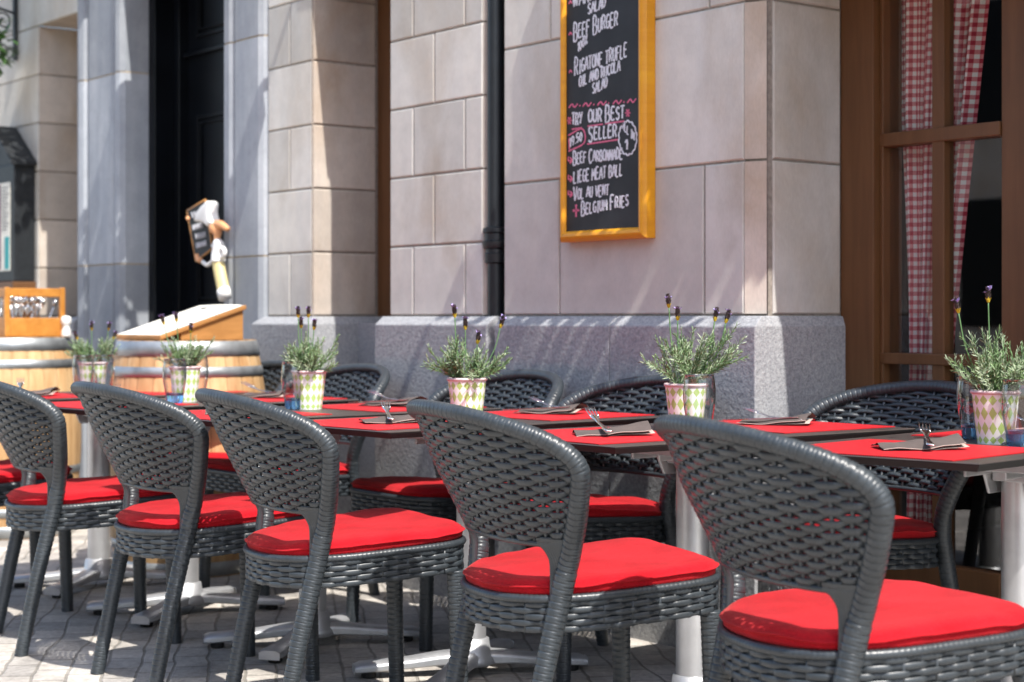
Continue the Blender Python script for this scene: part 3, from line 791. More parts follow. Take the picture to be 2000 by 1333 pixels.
# placemats
mb = MB(); mb.box(-.235, .235, -.218, .218, 0, .002)
pm0 = mb.build('placemat', M['placemat'])
def cpy(o, first): 
    if first: return o
    c = o.copy(); COL.objects.link(c); return c
def napkin_mesh(seed):
    rr = random.Random(seed); mb = MB(); off = Vector((seed * 1.7, 0, 0))
    def top(u, v, lift):
        x, y = (u - .5) * .19, (v - .5) * .115
        z = .003 + .020 * max(0, 1 - abs(v - .55) / .6) * (.4 + .6 * u) + .012 * u * u + .006 * mnoise.noise(Vector((u * 3, v * 3, 0)) + off)
        x += .012 * (v - .5) * (1 if lift else .6); y += .02 * (u - .5) ** 2
        return (x, y, max(.0012, z * lift))
    mb.grid(lambda u, v: top(u, v, 1.0), 14, 10)
    mb.grid(lambda u, v: Vector(top(u, v, 1.0)) - Vector((0, 0, .0022)), 14, 10, flip=True)
    mb.cur = 1
    mb.grid(lambda u, v: (top(u, .5, .9)[0] + .004, (v - .5) * .117 + .02 * (u - .5) ** 2 + .003, max(.001, top(u, v, .55)[2] - .002)), 14, 10)
    for v in (0, 1):
        e = [Vector(top(k / 14, v, 1)) - Vector((0, 0, .0011)) for k in range(15)]; mb.tube(e, .0009, 5)
    return mb
def fork_mesh():
    mb = MB()
    hw = [(0, .0105), (.03, .0095), (.07, .0055), (.11, .0045), (.128, .007), (.138, .0115), (.150, .0125)]
    def zc(x): return .010 + .010 * smooth01((x - .1) / .06) + .012 * max(0, (x - .15) / .05) ** 1.3
    vs = []; fs = []
    for x, w in hw:
        z = zc(x); vs += [(x, -w, z), (x, -w * .5, z + .0016), (x, w * .5, z + .0016), (x, w, z), (x, w * .5, z - .001), (x, -w * .5, z - .001)]
    for i in range(len(hw) - 1):
        for j in range(6): fs.append((i * 6 + j, (i + 1) * 6 + j, (i + 1) * 6 + (j + 1) % 6, i * 6 + (j + 1) % 6))
    fs.append((0, 1, 2, 3, 4, 5)); mb.add(vs, fs)
    for k in range(4):
        y = (k - 1.5) * .0068; mb.tube([(x, y * (1 + .05 * q), zc(x)) for q, x in enumerate((.148, .160, .172, .184, .198))], lambda q: .0021 - .0011 * q, 6, ell=(.6, 1))
    return mb
def knife_mesh():
    mb = MB()
    pts = [(0, .007), (.03, .0085), (.08, .006), (.10, .006), (.12, .009), (.17, .0095), (.2, .006), (.212, .001)]
    vs = []; fs = []
    for x, w in pts: vs += [(x, -w, .006), (x, w, .006), (x, w, .009), (x, -w, .009)]
    for i in range(len(pts) - 1):
        for j in range(4): fs.append((i * 4 + j, (i + 1) * 4 + j, (i + 1) * 4 + (j + 1) % 4, i * 4 + (j + 1) % 4))
    return mb.add(vs, fs)
nap0 = [napkin_mesh(k).build('napkin', [M['napkin'], M['napkin_in']], None, 40) for k in range(3)]
nap_used = [False] * 3
fork0 = fork_mesh().build('fork', M['steel'], None, 1); fork_used = False
knife0 = knife_mesh().build('knife', M['steel'], None, 30); knife_used = False
pm_used = False
for i, (tx, ty, d) in enumerate(TABLES):
    for e in (-1, 1):
        sd = 'street-side end' if e < 0 else 'building-side end'
        P_ = tpoint(i, .0, e * .315, TZ + .0006)
        o = cpy(pm0, not pm_used); pm_used = True
        o.location = P_; o.rotation_euler = (0, 0, R(d)); tag(o, 'red ribbed placemat at the ' + sd + ' of the ' + TN[i], 'placemat', 'red placemats')
        q = (i + (e > 0)) % 3
        o = cpy(nap0[q], not nap_used[q]); nap_used[q] = True
        jr = random.Random(i * 10 + e); ang = R(d + (62 if e < 0 else 35) + jr.uniform(-14, 14)); P_ = tpoint(i, .02 if e < 0 else -.02, -.30 if e < 0 else .34, TZ + .003)
        o.location = P_; o.rotation_euler = (0, 0, ang); tag(o, 'folded brown paper napkin at the ' + sd + ' of the ' + TN[i], 'napkin', 'brown napkins')
        f = cpy(fork0, not fork_used); fork_used = True
        if e < 0: fp = tpoint(i, .09, -.37, TZ + .004); fa = R(140 + 6 * (i % 3))
        else: fp = tpoint(i, .07, .35, TZ + .006); fa = R(184 + 5 * (i % 2))
        f.location = fp + Vector((0, 0, .004)); f.rotation_euler = (R(jr.uniform(-8, 8)), R((-6 if e < 0 else -3) + jr.uniform(-3, 2)), fa + R(jr.uniform(-12, 12))); tag(f, 'steel fork on the napkin at the ' + sd + ' of the ' + TN[i], 'fork', 'steel forks')
        if e > 0:
            kf = cpy(knife0, not knife_used); knife_used = True
            kf.location = tpoint(i, .06, .345, TZ + .018); kf.rotation_euler = (0, R(3), R(d + 212)); tag(kf, 'steel knife beside the fork at the ' + sd + ' of the ' + TN[i], 'knife', 'steel knives')

# ------------------------------------------------------------------ pots of lavender
def make_pot(par):
    mb = MB(); mb.lathe([(.041, 0), (.0435, .02), (.0475, .055), (.0515, .09), (.0545, .117)], 48, uvs=True, ur=15, vscale=4.0)
    po = mb.build('pot', M['pot'], par, 1)
    mb = MB(); mb.lathe([(.0545, .117), (.0575, .118), (.0585, .122), (.057, .126), (.0535, .125), (.051, .110), (.050, .1), (.0, .1)], 48)
    mb.build('pot_rim', M['pot_rim'], po, 1)
    mb = MB(); mb.lathe([(.041, .0), (0, .0)], 32); mb.build('pot_base', M['pot_rim'], po)
    mb = MB(); mb.grid(lambda u, v: (u * .0505 * cos(v * 2 * pi), u * .0505 * sin(v * 2 * pi), .106 + .006 * mnoise.noise(Vector((u * 4 * cos(v * 2 * pi), u * 4 * sin(v * 2 * pi), 0)))), 6, 28); mb.build('soil', M['soil'], po, 1)
def leaf(mb, base, d, up, L, w):
    d = d.normalized(); s_ = d.cross(up)
    if s_.length < 1e-3: s_ = Vector((1, 0, 0))
    s_.normalize(); n_ = s_.cross(d)
    curl = rnd.uniform(-.15, .35) * L
    p0 = base; p1 = base + d * L * .4 + n_ * curl * .25; p2 = base + d * L * .75 + n_ * curl * .6; p3 = base + d * L + n_ * curl
    mb.add([p0 - s_ * w * .25, p0 + s_ * w * .25, p1 + s_ * w * .5, p1 - s_ * w * .5, p2 + s_ * w * .42, p2 - s_ * w * .42, p3], [(0, 1, 2, 3), (3, 2, 4, 5), (5, 4, 6)])
for fb in SHADE_FLOWER_BOXES: shade_flower_box(*fb)
def make_plant(label, locv, seed, spread, height, flowers, group='lavender pots on the tables', nst=38):
    global rnd
    rnd = random.Random(seed); t_ = thing('potted_lavender', label, 'potted plant', locv, rnd.uniform(0, 6), group)
    t_.rotation_euler = (0, 0, 0)
    make_pot(t_)
    mb = MB()
    def sprig(pts, dens, lf, first):
        mb.cur = 2; mb.tube(pts, lambda q: .0015 - .0008 * q, 4, caps=False)
        mb.cur = 0 if rnd.random() < .5 else 1
        fine = resample(pts, dens)
        for q, p_ in enumerate(fine):
            if q < first: continue
            tn = (fine[min(q + 1, len(fine) - 1)] - fine[q - 1]).normalized(); e1 = tn.orthogonal().normalized(); e2 = tn.cross(e1)
            top_ = q > len(fine) - 4
            for w_ in range(2):
                ph = q * 2.0 + w_ * pi + rnd.uniform(-.5, .5); rad_ = (e1 * cos(ph) + e2 * sin(ph))
                leaf(mb, p_, tn * (1.1 if top_ else rnd.uniform(.35, .9)) + rad_ * rnd.uniform(.5, 1.0), tn, lf * rnd.uniform(.65, 1.15) * (.7 if top_ else 1), .0026)
    for k in range(nst):
        az = rnd.uniform(0, 2 * pi); tilt = rnd.betavariate(1.4, 1.4) * 1.35; L = height * rnd.uniform(.5, 1.1) * (spread * .85 if tilt > .8 else 1)
        b = Vector((cos(az) * rnd.uniform(0, .035), sin(az) * rnd.uniform(0, .035), .106)); pts = [b]; dir_ = Vector((sin(tilt * .55) * cos(az), sin(tilt * .55) * sin(az), cos(tilt * .55)))
        m_ = 9; wob = Vector((rnd.uniform(-.06, .06), rnd.uniform(-.06, .06), 0)); lift = rnd.uniform(-.05, .09)
        for q in range(m_):
            dir_ = (dir_ + (Vector((cos(az) * .13 * tilt, sin(az) * .13 * tilt, 0)) if q < 5 else Vector((0, 0, lift))) + wob + Vector((rnd.uniform(-.07, .07), rnd.uniform(-.07, .07), rnd.uniform(-.05, .05)))).normalized()
            pts.append(pts[-1] + dir_ * L / m_)
        sprig(pts, .0052, .021, 3)
        for q in (3, 5, 6, 7):
            if rnd.random() < .7:
                base_d = (pts[q + 1] - pts[q]).normalized(); sd = (base_d + Vector((rnd.uniform(-1, 1), rnd.uniform(-1, 1), rnd.uniform(-.3, .8))) * .75).normalized(); ln = rnd.uniform(.025, .05)
                sprig([pts[q], pts[q] + sd * ln * .5, pts[q] + (sd + Vector((0, 0, .25))).normalized() * ln], .0055, .017, 1)
    mb.build('foliage', [M['leaf'], M['leaf_b'], M['stem']], t_, 1)
    for (dx, dy, hz, lx, ly) in flowers:       # base offset, height above the table, lean
        fm = MB(); a = Vector((dx * .35, dy * .35, .11)); b = Vector((dx + lx, dy + ly, hz)); mid_ = a.lerp(b, .5) + Vector((dx * .25, dy * .25, .01))
        pts = crom([a, mid_, b], 6); fm.tube(pts, .0017, 5); st = fm.build('flower_stem', M['stem'], t_, 1)
        ax = (b - mid_).normalized(); e1 = ax.orthogonal().normalized(); e2 = ax.cross(e1); sp = MB(); Ls = .030
        for q in range(8):
            zq = q / 7; rr = .0042 * (sin(pi * (.12 + .80 * zq)) ** .7)
            for w_ in range(6):
                ph = 2 * pi * (w_ / 6 + q * .08); c_ = b + ax * Ls * zq + (e1 * cos(ph) + e2 * sin(ph)) * rr
                sp.cur = 1 if q < 2 else 0
                leaf(sp, c_ - ax * .003, ax * .8 + (e1 * cos(ph) + e2 * sin(ph)) * .45, ax, .009, .005)
        sp.cur = 2
        for w_ in range(4):
            ph = w_ * 2.1 + seed; q = Ls * rnd.uniform(.6, 1.05); c_ = b + ax * q + (e1 * cos(ph) + e2 * sin(ph)) * .006
            for z_ in range(4): leaf(sp, c_, ax * .6 + (e1 * cos(ph + z_ * 1.5) + e2 * sin(ph + z_ * 1.5)), ax, rnd.uniform(.007, .012), .0055)
        sp.build('flower_head', [M['spike'], M['yellow'], M['violet']], st, 1)
    return t_
# image-right direction and image-depth direction on the table, for leaning stems
RX, RY = ST, CT
def fl(r, h, lean=0, dep=0): return (r * RX - dep * CT, r * RY + dep * ST, h, lean * RX, lean * RY)
PLN = ['bushy grey-green lavender with one yellow-based bloom on the nearest right-edge table', 'lavender with two pairs of tall dark blooms on the second table from the right', 'lavender with blooms leaning apart on the third table from the right', 'lavender with four dark blooms close together on the fourth table from the right', 'lavender with three tall thin blooms on the fifth table from the right', 'small bright lavender in front of the barrels on the farthest table']
make_plant(PLN[0], (-2.565, 3.395, TZ), 5, 1.2, .158, [fl(-.012, .335, -.005), fl(-.055, .31, -.03, .01)], nst=40)
make_plant(PLN[1], (-3.33, 3.118, TZ), 8, 1.35, .165, [fl(-.035, .325, -.01), fl(-.022, .292, 0), fl(.055, .29, .02), fl(.075, .285, .03, .01)])
make_plant(PLN[2], (-4.02, 2.913, TZ), 21, 1.05, .135, [fl(-.03, .30, -.005), fl(-.005, .265, .0), fl(.065, .27, .03), fl(.02, .225, .01, -.02)])
make_plant(PLN[3], (-4.89, 2.91, TZ), 33, 1.05, .132, [fl(-.035, .30, 0), fl(-.002, .30, .0), fl(-.028, .265, 0, .02), fl(.008, .26, .01, -.02)])
make_plant(PLN[4], (-5.59, 2.82, TZ), 41, .95, .122, [fl(-.045, .275, -.03), fl(-.02, .285, -.01), fl(.02, .245, .0)])
make_plant(PLN[5], (-6.35, 2.81, TZ), 52, 1.0, .12, [fl(-.03, .215, -.03), fl(-.005, .25, 0), fl(.045, .25, .015), fl(.055, .215, .02, .02)])
rnd = random.Random(77)

# ------------------------------------------------------------------ tumblers
def make_glass(label):
    t_ = thing('tumbler', label, 'glass', group='clear tumblers with blue bases')
    mb = MB(); ou = [(.031, .028), (.034, .045), (.0385, .07), (.0410, .095), (.0408, .118), (.0385, .140), (.0365, .152)]
    inn = [(r - .0016, z) for r, z in reversed(ou)]
    mb.lathe(ou + [(.0372, .1528), (.0366, .1540), (.0356, .1534), (.0354, .150)], 40); mb.build('bowl', M['tumbler'], t_, 1)
    mb = MB(); mb.lathe([(0, 0), (.0255, 0), (.0275, .002), (.0290, .012), (.0312, .030), (.0316, .035), (.029, .036), (.018, .029), (0, .027)], 40); mb.build('glass_base', M['blueglass'], t_, 1)
    return t_
GL = [(0, 1902, 858, 'tumbler behind the pot on the nearest right-edge table'), (0, 1990, 872, 'tumbler in front of the pot on the nearest right-edge table'),
      (1, 1366, 853, 'tumbler beside the pot on the second table from the right'), (3, 574, 800, 'tumbler before the pot on the fourth table from the right'),
      (4, 341, 789, 'tumbler before the pot on the fifth table from the right'), (4, 385, 780, 'tumbler behind the pot on the fifth table from the right'),
      (5, 163, 774, 'tumbler left of the pot on the farthest table'), (5, 203, 772, 'tumbler right of the pot on the farthest table')]
g0 = None
for (i, px, py, lab) in GL:
    k = (px - 1000) / FPX; d_ = (CAMH - TZ) * FPX / (py - HORIZ); pt = Vector((d_ * (-CT + k * ST), d_ * (ST + k * CT), TZ + .001))
    lab = 'clear blue-based ' + lab
    if g0 is None: g0 = make_glass(lab); g0.location = pt
    else: dup(g0, pt, 0, lab)

# ------------------------------------------------------------------ chalkboard menu on the wall
BY = 3.757
bx0, bx1 = atY(1093, 400, 3.755).x, atY(1256, 400, 3.745).x; bz0 = 1.300; bz1 = 2.45
brd = thing('chalkboard_menu', 'tall orange-framed chalkboard menu hung on the sandstone pier', 'menu board', (bx0, BY, bz0))
bw = bx1 - bx0; fwid = .036; bh = bz1 - bz0
mb = MB(); mb.box(.015, bw - .02, .006, .03, fwid - .01, bh - .02); mb.build('board', M['board'], brd)
def frame_side(p0, p1, inner, w):
    mb = MB(); prof = [(0, .043), (0, .004), (.008, -.006), (w * .5, -.010), (w * .8, -.007), (w, .004), (w, .043)]
    p0, p1, inner = Vector(p0), Vector(p1), Vector(inner); vs = []
    L = (p1 - p0).normalized()
    for (a, y) in prof: vs.append(p0 + inner * a + L * a + Vector((0, y, 0)))
    for (a, y) in prof: vs.append(p1 + inner * a - L * a + Vector((0, y, 0)))
    n = len(prof); mb.add(vs, [(i, (i + 1) % n, n + (i + 1) % n, n + i) for i in range(n)]); return mb
mb = MB()
for args in (((0, 0, 0), (bw, 0, 0), (0, 0, 1), fwid), ((bw, 0, 0), (bw, 0, bh), (-1, 0, 0), .036), ((bw, 0, bh), (0, 0, bh), (0, 0, -1), fwid), ((0, 0, bh), (0, 0, 0), (1, 0, 0), .027)):
    q = frame_side(*args); mb.add(q.v, q.f)
mb.build('frame', M['orange'], brd, 30, bevel=.003)
# hand lettering: single-stroke capitals on a 1 x 1 cell
GLY = {
 'A': [[(0, 0), (.42, 1), (.85, 0)], [(.18, .36), (.68, .38)]], 'B': [[(.08, 0), (.08, 1), (.55, .95), (.62, .74), (.5, .55), (.1, .52)], [(.3, .53), (.7, .42), (.74, .16), (.5, 0), (.08, 0)]],
 'C': [[(.72, .86), (.48, 1), (.2, .88), (.06, .5), (.2, .1), (.48, 0), (.74, .16)]], 'D': [[(.08, 0), (.08, 1), (.48, .92), (.74, .6), (.7, .28), (.45, .03), (.08, 0)]],
 'E': [[(.7, 1), (.08, .98), (.08, .02), (.72, 0)], [(.08, .52), (.56, .53)]], 'F': [[(.74, 1), (.08, .98), (.08, 0)], [(.08, .55), (.58, .56)]],
 'G': [[(.72, .86), (.46, 1), (.18, .86), (.06, .5), (.18, .1), (.46, 0), (.72, .12), (.72, .45), (.44, .44)]], 'H': [[(.08, 1), (.08, 0)], [(.72, 1), (.72, 0)], [(.08, .5), (.72, .52)]],
 'I': [[(.1, 1), (.5, 1)], [(.3, 1), (.3, 0)], [(.1, 0), (.5, 0)]], 'L': [[(.1, 1), (.08, .02), (.66, 0)]], 'M': [[(.04, 0), (.1, 1), (.46, .35), (.82, 1), (.9, 0)]],
 'N': [[(.06, 0), (.08, 1), (.7, 0), (.72, 1)]], 'O': [[(.42, 1), (.14, .84), (.05, .5), (.14, .14), (.42, 0), (.7, .14), (.8, .5), (.7, .84), (.42, 1)]], 'P': [[(.08, 0), (.08, 1), (.6, .95), (.7, .7), (.55, .48), (.1, .46)]],
 'R': [[(.08, 0), (.08, 1), (.58, .94), (.68, .72), (.54, .52), (.1, .5)], [(.34, .5), (.74, 0)]], 'S': [[(.68, .86), (.42, 1), (.14, .86), (.16, .62), (.6, .42), (.66, .16), (.4, 0), (.08, .14)]],
 'T': [[(.0, 1), (.8, 1)], [(.4, 1), (.4, 0)]], 'U': [[(.08, 1), (.08, .26), (.24, .02), (.5, .02), (.68, .26), (.7, 1)]], 'V': [[(.02, 1), (.4, 0), (.8, 1)]], 'W': [[(0, 1), (.22, 0), (.46, .7), (.7, 0), (.94, 1)]],
 'Y': [[(.02, 1), (.4, .5)], [(.78, 1), (.3, 0)]], '1': [[(.1, .74), (.36, 1), (.36, 0)]], '9': [[(.66, .62), (.4, .46), (.12, .6), (.16, .9), (.42, 1), (.66, .84), (.66, .5), (.5, 0)]],
 '5': [[(.66, 1), (.16, .98), (.12, .58), (.46, .6), (.68, .34), (.5, .04), (.1, .06)]], '0': [[(.38, 1), (.1, .7), (.1, .3), (.38, 0), (.66, .3), (.66, .7), (.38, 1)]], '.': [[(.2, .0), (.24, .06)]],
 '%': [[(.1, 0), (.7, 1)], [(.15, .95), (.05, .8), (.2, .7), (.28, .85), (.15, .95)], [(.6, .3), (.5, .15), (.65, .02), (.75, .15), (.6, .3)]], ' ': []}
ADV = {'I': .66, '.': .45, ' ': .6, 'M': 1.08, 'W': 1.1, '1': .6}
def on_board(px, py): 
    p_ = atY(px, py, BY + .005); return Vector((p_.x - bx0, .0, p_.z - bz0))
def stroke(mb, pts, w, y=.0045):
    pts = [Vector((p_[0], 0, p_[1])) for p_ in pts]; pts = resample(crom(pts, 5) if len(pts) > 2 else pts, .0022)
    vs = []; fs = []
    for i, p_ in enumerate(pts):
        d_ = (pts[min(i + 1, len(pts) - 1)] - pts[max(i - 1, 0)]).normalized(); n_ = Vector((-d_.z, 0, d_.x)); ww = w * (1 + .18 * sin(i * .7 + p_.x * 90))
        vs += [p_ + n_ * ww + Vector((0, y, 0)), p_ - n_ * ww + Vector((0, y, 0)), p_ - n_ * ww + Vector((0, y + .0025, 0)), p_ + n_ * ww + Vector((0, y + .0025, 0))]
    for i in range(len(pts) - 1):
        for j in range(4): fs.append((i * 4 + j, i * 4 + (j + 1) % 4, i * 4 + 4 + (j + 1) % 4, i * 4 + 4 + j))
    fs += [(3, 2, 1, 0), tuple(len(vs) - 4 + j for j in range(4))]
    mb.add(vs, fs)
def letter(_, text, p0, p1, h, w=.0026, big=()):
    mb = MB()
    """p0, p1: baseline ends in photo pixels; h: cap height in pixels"""
    a, b = on_board(*p0), on_board(*p1); n_ = sum(ADV.get(c, .92) * (1.25 if k in big else 1) for k, c in enumerate(text)); ux = (b - a) / n_
    hz = (on_board(p0[0], p0[1] - h) - on_board(*p0)).z; q = 0
    for k, c in enumerate(text):
        s_ = 1.35 if k in big else 1; jit = rnd.uniform(-.06, .06); wx = (1.15 if k in big else .95)
        for st in GLY[c]:
            pts = []
            for (x, y) in st:
                o_ = a + ux * (q + x * wx) ; pts.append((o_.x + (y - .5) * hz * .04, o_.z + (y * s_ + jit - (.12 if k in big else 0)) * hz))
            stroke(mb, pts, w)
        q += ADV.get(c, .92) * (1.25 if k in big else 1)
    mb.build('white_lettering', M['chalk'], brd)
wt = MB()
letter(wt, 'WARM GOAT', (1119, 15), (1215, -20), 26)
letter(wt, 'SALAD', (1148, 29), (1184, 13), 20)
letter(wt, 'BEEF BURGER', (1120, 78), (1208, 48), 26, big=(0, 5))
letter(wt, '100%', (1128, 102), (1148, 84), 18, .0022)
letter(wt, 'RIGATONE TRUFLE', (1122, 146), (1226, 110), 25, .0024, big=(0,))
letter(wt, 'OIL AND RUCOLA', (1131, 170), (1212, 138), 20, .0024)
letter(wt, 'SALAD', (1157, 185), (1187, 168), 20, .0024)
letter(wt, 'TRY', (1117, 245), (1138, 242), 22, .003); letter(wt, 'OUR', (1149, 240), (1177, 236), 24, .003); letter(wt, 'BEST', (1182, 237), (1221, 230), 24, .003, big=(0,))
letter(wt, 'SELLER', (1149, 275), (1206, 267), 23, .003, big=(0,))
letter(wt, '19.50', (1112, 288), (1138, 273), 17, .0026)
letter(wt, 'BEEF CARBONNADE', (1119, 320), (1217, 310), 20, .0024, big=(0, 5))
letter(wt, 'LIEGE MEAT BALL', (1120, 358), (1217, 342), 22, .0024)
letter(wt, 'VOL AU VENT', (1120, 389), (1190, 381), 20, .0024, big=(0,))
letter(wt, 'BELGIUM FRIES', (1135, 420), (1229, 402), 20, .0026, big=(0, 8))
letter(wt, 'ALL IN', (1215, 252), (1240, 276), 15, .002); letter(wt, '1', (1219, 293), (1229, 293), 18, .0032)
bub = []
for k in range(61):
    a_ = 2 * pi * k / 60; rr = 1 + .10 * abs(sin(a_ * 7)); p_ = on_board(1226 + 16.5 * rr * cos(a_), 270 - 31 * rr * sin(a_)); bub.append((p_.x, p_.z))
stroke(wt, bub, .0024)
wt.build('white_cloud_outline', M['chalk'], brd)
def pks(pts, w=.0024):
    pk = MB(); stroke(pk, [(on_board(*q).x, on_board(*q).z) for q in pts], w); pk.build('pink_chalk_mark', M['pink'], brd)
for k, x0 in enumerate((1111, 1138, 1167, 1197, 1225)):
    y0 = 209 - k * 2.4; pks([(x0, y0 + 2), (x0 + 6, y0 - 5), (x0 + 11, y0 + 1), (x0 + 17, y0 - 6)]); 
    if k < 4: pks([(x0 + 21, y0 - 3), (x0 + 22, y0 - 1)], .003)
pks([(1117, 253), (1136, 250)]); pks([(1148, 247), (1177, 243)]); pks([(1182, 242), (1219, 237)]); pks([(1147, 282), (1207, 273)])
pks([(1110, 265), (1137, 252), (1141, 279), (1110, 296)]); pks([(1111, 270), (1112, 292)])
for (x, y) in ((1112, 236), (1226, 221)):
    for a_ in range(3): pks([(x - 5 * cos(a_ * 1.05), y - 8 * sin(a_ * 1.05)), (x + 5 * cos(a_ * 1.05), y + 8 * sin(a_ * 1.05))], .0022)
for y in (314, 350, 380): pks([(1110, y - 8), (1110, y), (1117, y)], .0022); pks([(1113, y - 6), (1118, y), (1113, y + 5)], .0022)
pks([(1125, 400), (1125, 424)], .0036); pks([(1119, 412), (1131, 411)], .0036)
for y in (5, 66, 140): pks([(1111, y + 3), (1114, y - 2), (1117, y + 2)], .0022)

# ------------------------------------------------------------------ curtain behind the right window
mb = MB()
def cur(u, v):
    z = 2.9 - v * 2.62
    CY_ = 4.27
    x0 = interp([(q, atY(px_, 600, CY_).x) for q, px_ in ((.2, 1764), (.9, 1772), (1.2, 1768), (1.7, 1755), (2.9, 1746))], z); x1 = interp([(q, atY(px_, 600, CY_).x) for q, px_ in ((.2, 1838), (.7, 1842), (1.0, 1856), (1.4, 1882), (2.0, 1925), (2.9, 1960))], z)
    return (x0 + (x1 - x0) * u + .006 * sin(u * 31 + 1), 4.27 + .016 * sin(u * 26) + .007 * sin(u * 57 + z), z)
mb.grid(cur, 90, 60, lambda u, v: (u * 25, v * 98))
tag(mb.build('curtain', M['gingham'], None, 1), 'red and white gingham curtain behind the brown window', 'curtain')

# ------------------------------------------------------------------ barrels
def make_barrel(name, label, locv, rz):
    t_ = thing(name, label, 'barrel', locv, rz, 'oak wine barrels'); Hb = .95
    def rad(z): return .335 - .052 * ((z - Hb / 2) / (Hb / 2)) ** 2
    mb = MB(); ns = 26; rr = random.Random(len(label))
    for s_ in range(ns):
        a0, a1 = 2 * pi * (s_ + .01) / ns, 2 * pi * (s_ + .99) / ns; mb.ct = rr.random()
        def fn(u, v, a0=a0, a1=a1):
            a_ = a0 + (a1 - a0) * u; z = Hb * v; r_ = rad(z) - (.0015 if u in (0, 1) else 0); return (r_ * cos(a_), r_ * sin(a_), z)
        mb.grid(fn, 4, 20)
        mb.grid(lambda u, v, a0=a0, a1=a1: ((rad(Hb) - .024 * v) * cos(a0 + (a1 - a0) * u), (rad(Hb) - .024 * v) * sin(a0 + (a1 - a0) * u), Hb), 4, 1)
    mb.build('staves', M['barrel_wood'], t_, 30)
    mb = MB(); mb.lathe([(0, Hb - .028), (rad(Hb) - .02, Hb - .028)], 40); mb.build('barrel_head', M['barrel_wood'], t_)
    for z0, z1 in ((Hb - .062, Hb - .002), (Hb - .145, Hb - .105), (.62, .655), (.30, .335), (.105, .145), (.005, .062)):
        h = MB(); h.lathe([(rad(z0) + .0005, z0), (rad(z0) + .0035, z0 + .001), (rad((z0 + z1) / 2) + .0045, (z0 + z1) / 2), (rad(z1) + .0035, z1 - .001), (rad(z1) + .0005, z1)], 64); h.build('hoop', M['galv'], t_, 1)
    return t_
BB = Vector((-6.56, 3.32, 0)); BA = Vector((-8.17, 3.19, 0))
make_barrel('wine_barrel', 'oak wine barrel with galvanised hoops carrying the slanted white menu stand', BB, .3)
make_barrel('wine_barrel', 'oak wine barrel at the left edge carrying the wooden cutlery caddy', BA, 1.1)
# slanted menu stand
ZB = .952
ls = thing('menu_stand', 'slanted wooden menu stand with white sheet on the barrel by the black door', 'menu stand', (BB.x - .02, BB.y - .02, ZB), R(3))
w, dpt, hgt = .19, .20, .125
mb = MB(); mb.add([(-w, -dpt, .0), (w, -dpt, 0), (w, dpt, hgt), (-w, dpt, hgt), (-w, -dpt, .018), (w, -dpt, .018), (w, dpt, hgt + .018), (-w, dpt, hgt + .018)], [(3, 2, 1, 0), (4, 5, 6, 7), (0, 1, 5, 4), (1, 2, 6, 5), (2, 3, 7, 6), (3, 0, 4, 7)]); mb.build('sloped_board', M['lectern_wood'], ls, bevel=.003)
mb = MB()
def wedge(x0, x1): mb.add([(x0, -.10, 0), (x1, -.10, 0), (x1, dpt - .01, 0), (x0, dpt - .01, 0), (x0, -.10, .028), (x1, -.10, .028), (x1, dpt - .01, hgt - .006), (x0, dpt - .01, hgt - .006)], [(3, 2, 1, 0), (4, 5, 6, 7), (0, 1, 5, 4), (1, 2, 6, 5), (2, 3, 7, 6), (3, 0, 4, 7)])
wedge(w - .03, w - .012); wedge(-w + .012, -w + .03); mb.box(-w + .03, w - .03, dpt - .03, dpt - .012, 0, hgt - .02); mb.build('wedge_base', M['lectern_wood'], ls)
mb = MB(); mb.grid(lambda u, v: (-w + .008 + (2 * w - .02) * u, -dpt + .004 + (2 * dpt - .012) * v, .0195 + hgt * (.01 + .97 * v) + .004 * sin(u * 3) * v), 8, 12); mb.build('menu_sheet', M['cream'], ls, 1)
mb = MB(); mb.obox(Matrix.Translation((-.03, dpt * .72, .02 + hgt * .87)) @ Euler((.3, 0, .5)).to_matrix().to_4x4(), .06, .012, .008); mb.build('clip', M['black_iron'], ls, bevel=.002)
# cutlery caddy
cd = thing('cutlery_caddy', 'varnished wooden cutlery caddy on the left barrel', 'cutlery caddy', (BA.x + .02, BA.y + .05, ZB), R(0))
mb = MB(); hx, hy, ch = .17, .15, .235; pw = .026
for sx in (-1, 1):
    for sy in (-1, 1): mb = MB(); mb.box(sx * hx - (pw if sx > 0 else 0), sx * hx + (pw if sx < 0 else 0), sy * hy - (pw if sy > 0 else 0), sy * hy + (pw if sy < 0 else 0), 0, ch); mb.build('corner_post', M['caddy_wood'], cd, bevel=.004)
mb = MB()
for (z0, z1) in ((0, .09), (ch - .045, ch - .004)):
    mb.box(-hx + pw, hx - pw, -hy + .003, -hy + .018, z0, z1); mb.box(-hx + pw, hx - pw, hy - .018, hy - .003, z0, z1)
    mb.box(-hx + .003, -hx + .018, -hy + pw, hy - pw, z0, z1); mb.box(hx - .018, hx - .003, -hy + pw, hy - pw, z0, z1)
mb.box(-.008, .008, -hy + .02, hy - .02, .002, .09); mb.box(-hx + .02, hx - .02, -hy + .02, hy - .02, .001, .008)
mb.build('caddy_rail', M['caddy_wood'], cd, bevel=.003)
spoon = MB()
spoon.tube([(0, 0, 0), (0, 0, .06), (.003, 0, .12), (.002, 0, .15)], lambda q: .0035 + .004 * q, 8, ell=(1, .5)); spoon.lathe([(0, .148), (.009, .152), (.012, .165), (.009, .18), (0, .186)], 12)
sp0 = spoon.build('spoon', M['steel'], None, 1)
for k in range(34):
    c = cpy(sp0, k == 0); c.location = (BA.x + .02 + rnd.uniform(-.12, .12), BA.y + .05 + rnd.uniform(-.10, .10), ZB + .012); c.rotation_euler = (rnd.uniform(-.45, .45), rnd.uniform(-.45, .45), rnd.uniform(0, 6))
    tag(c, 'steel cutlery standing upright in the wooden caddy on the left barrel', 'cutlery', 'cutlery in the caddy')
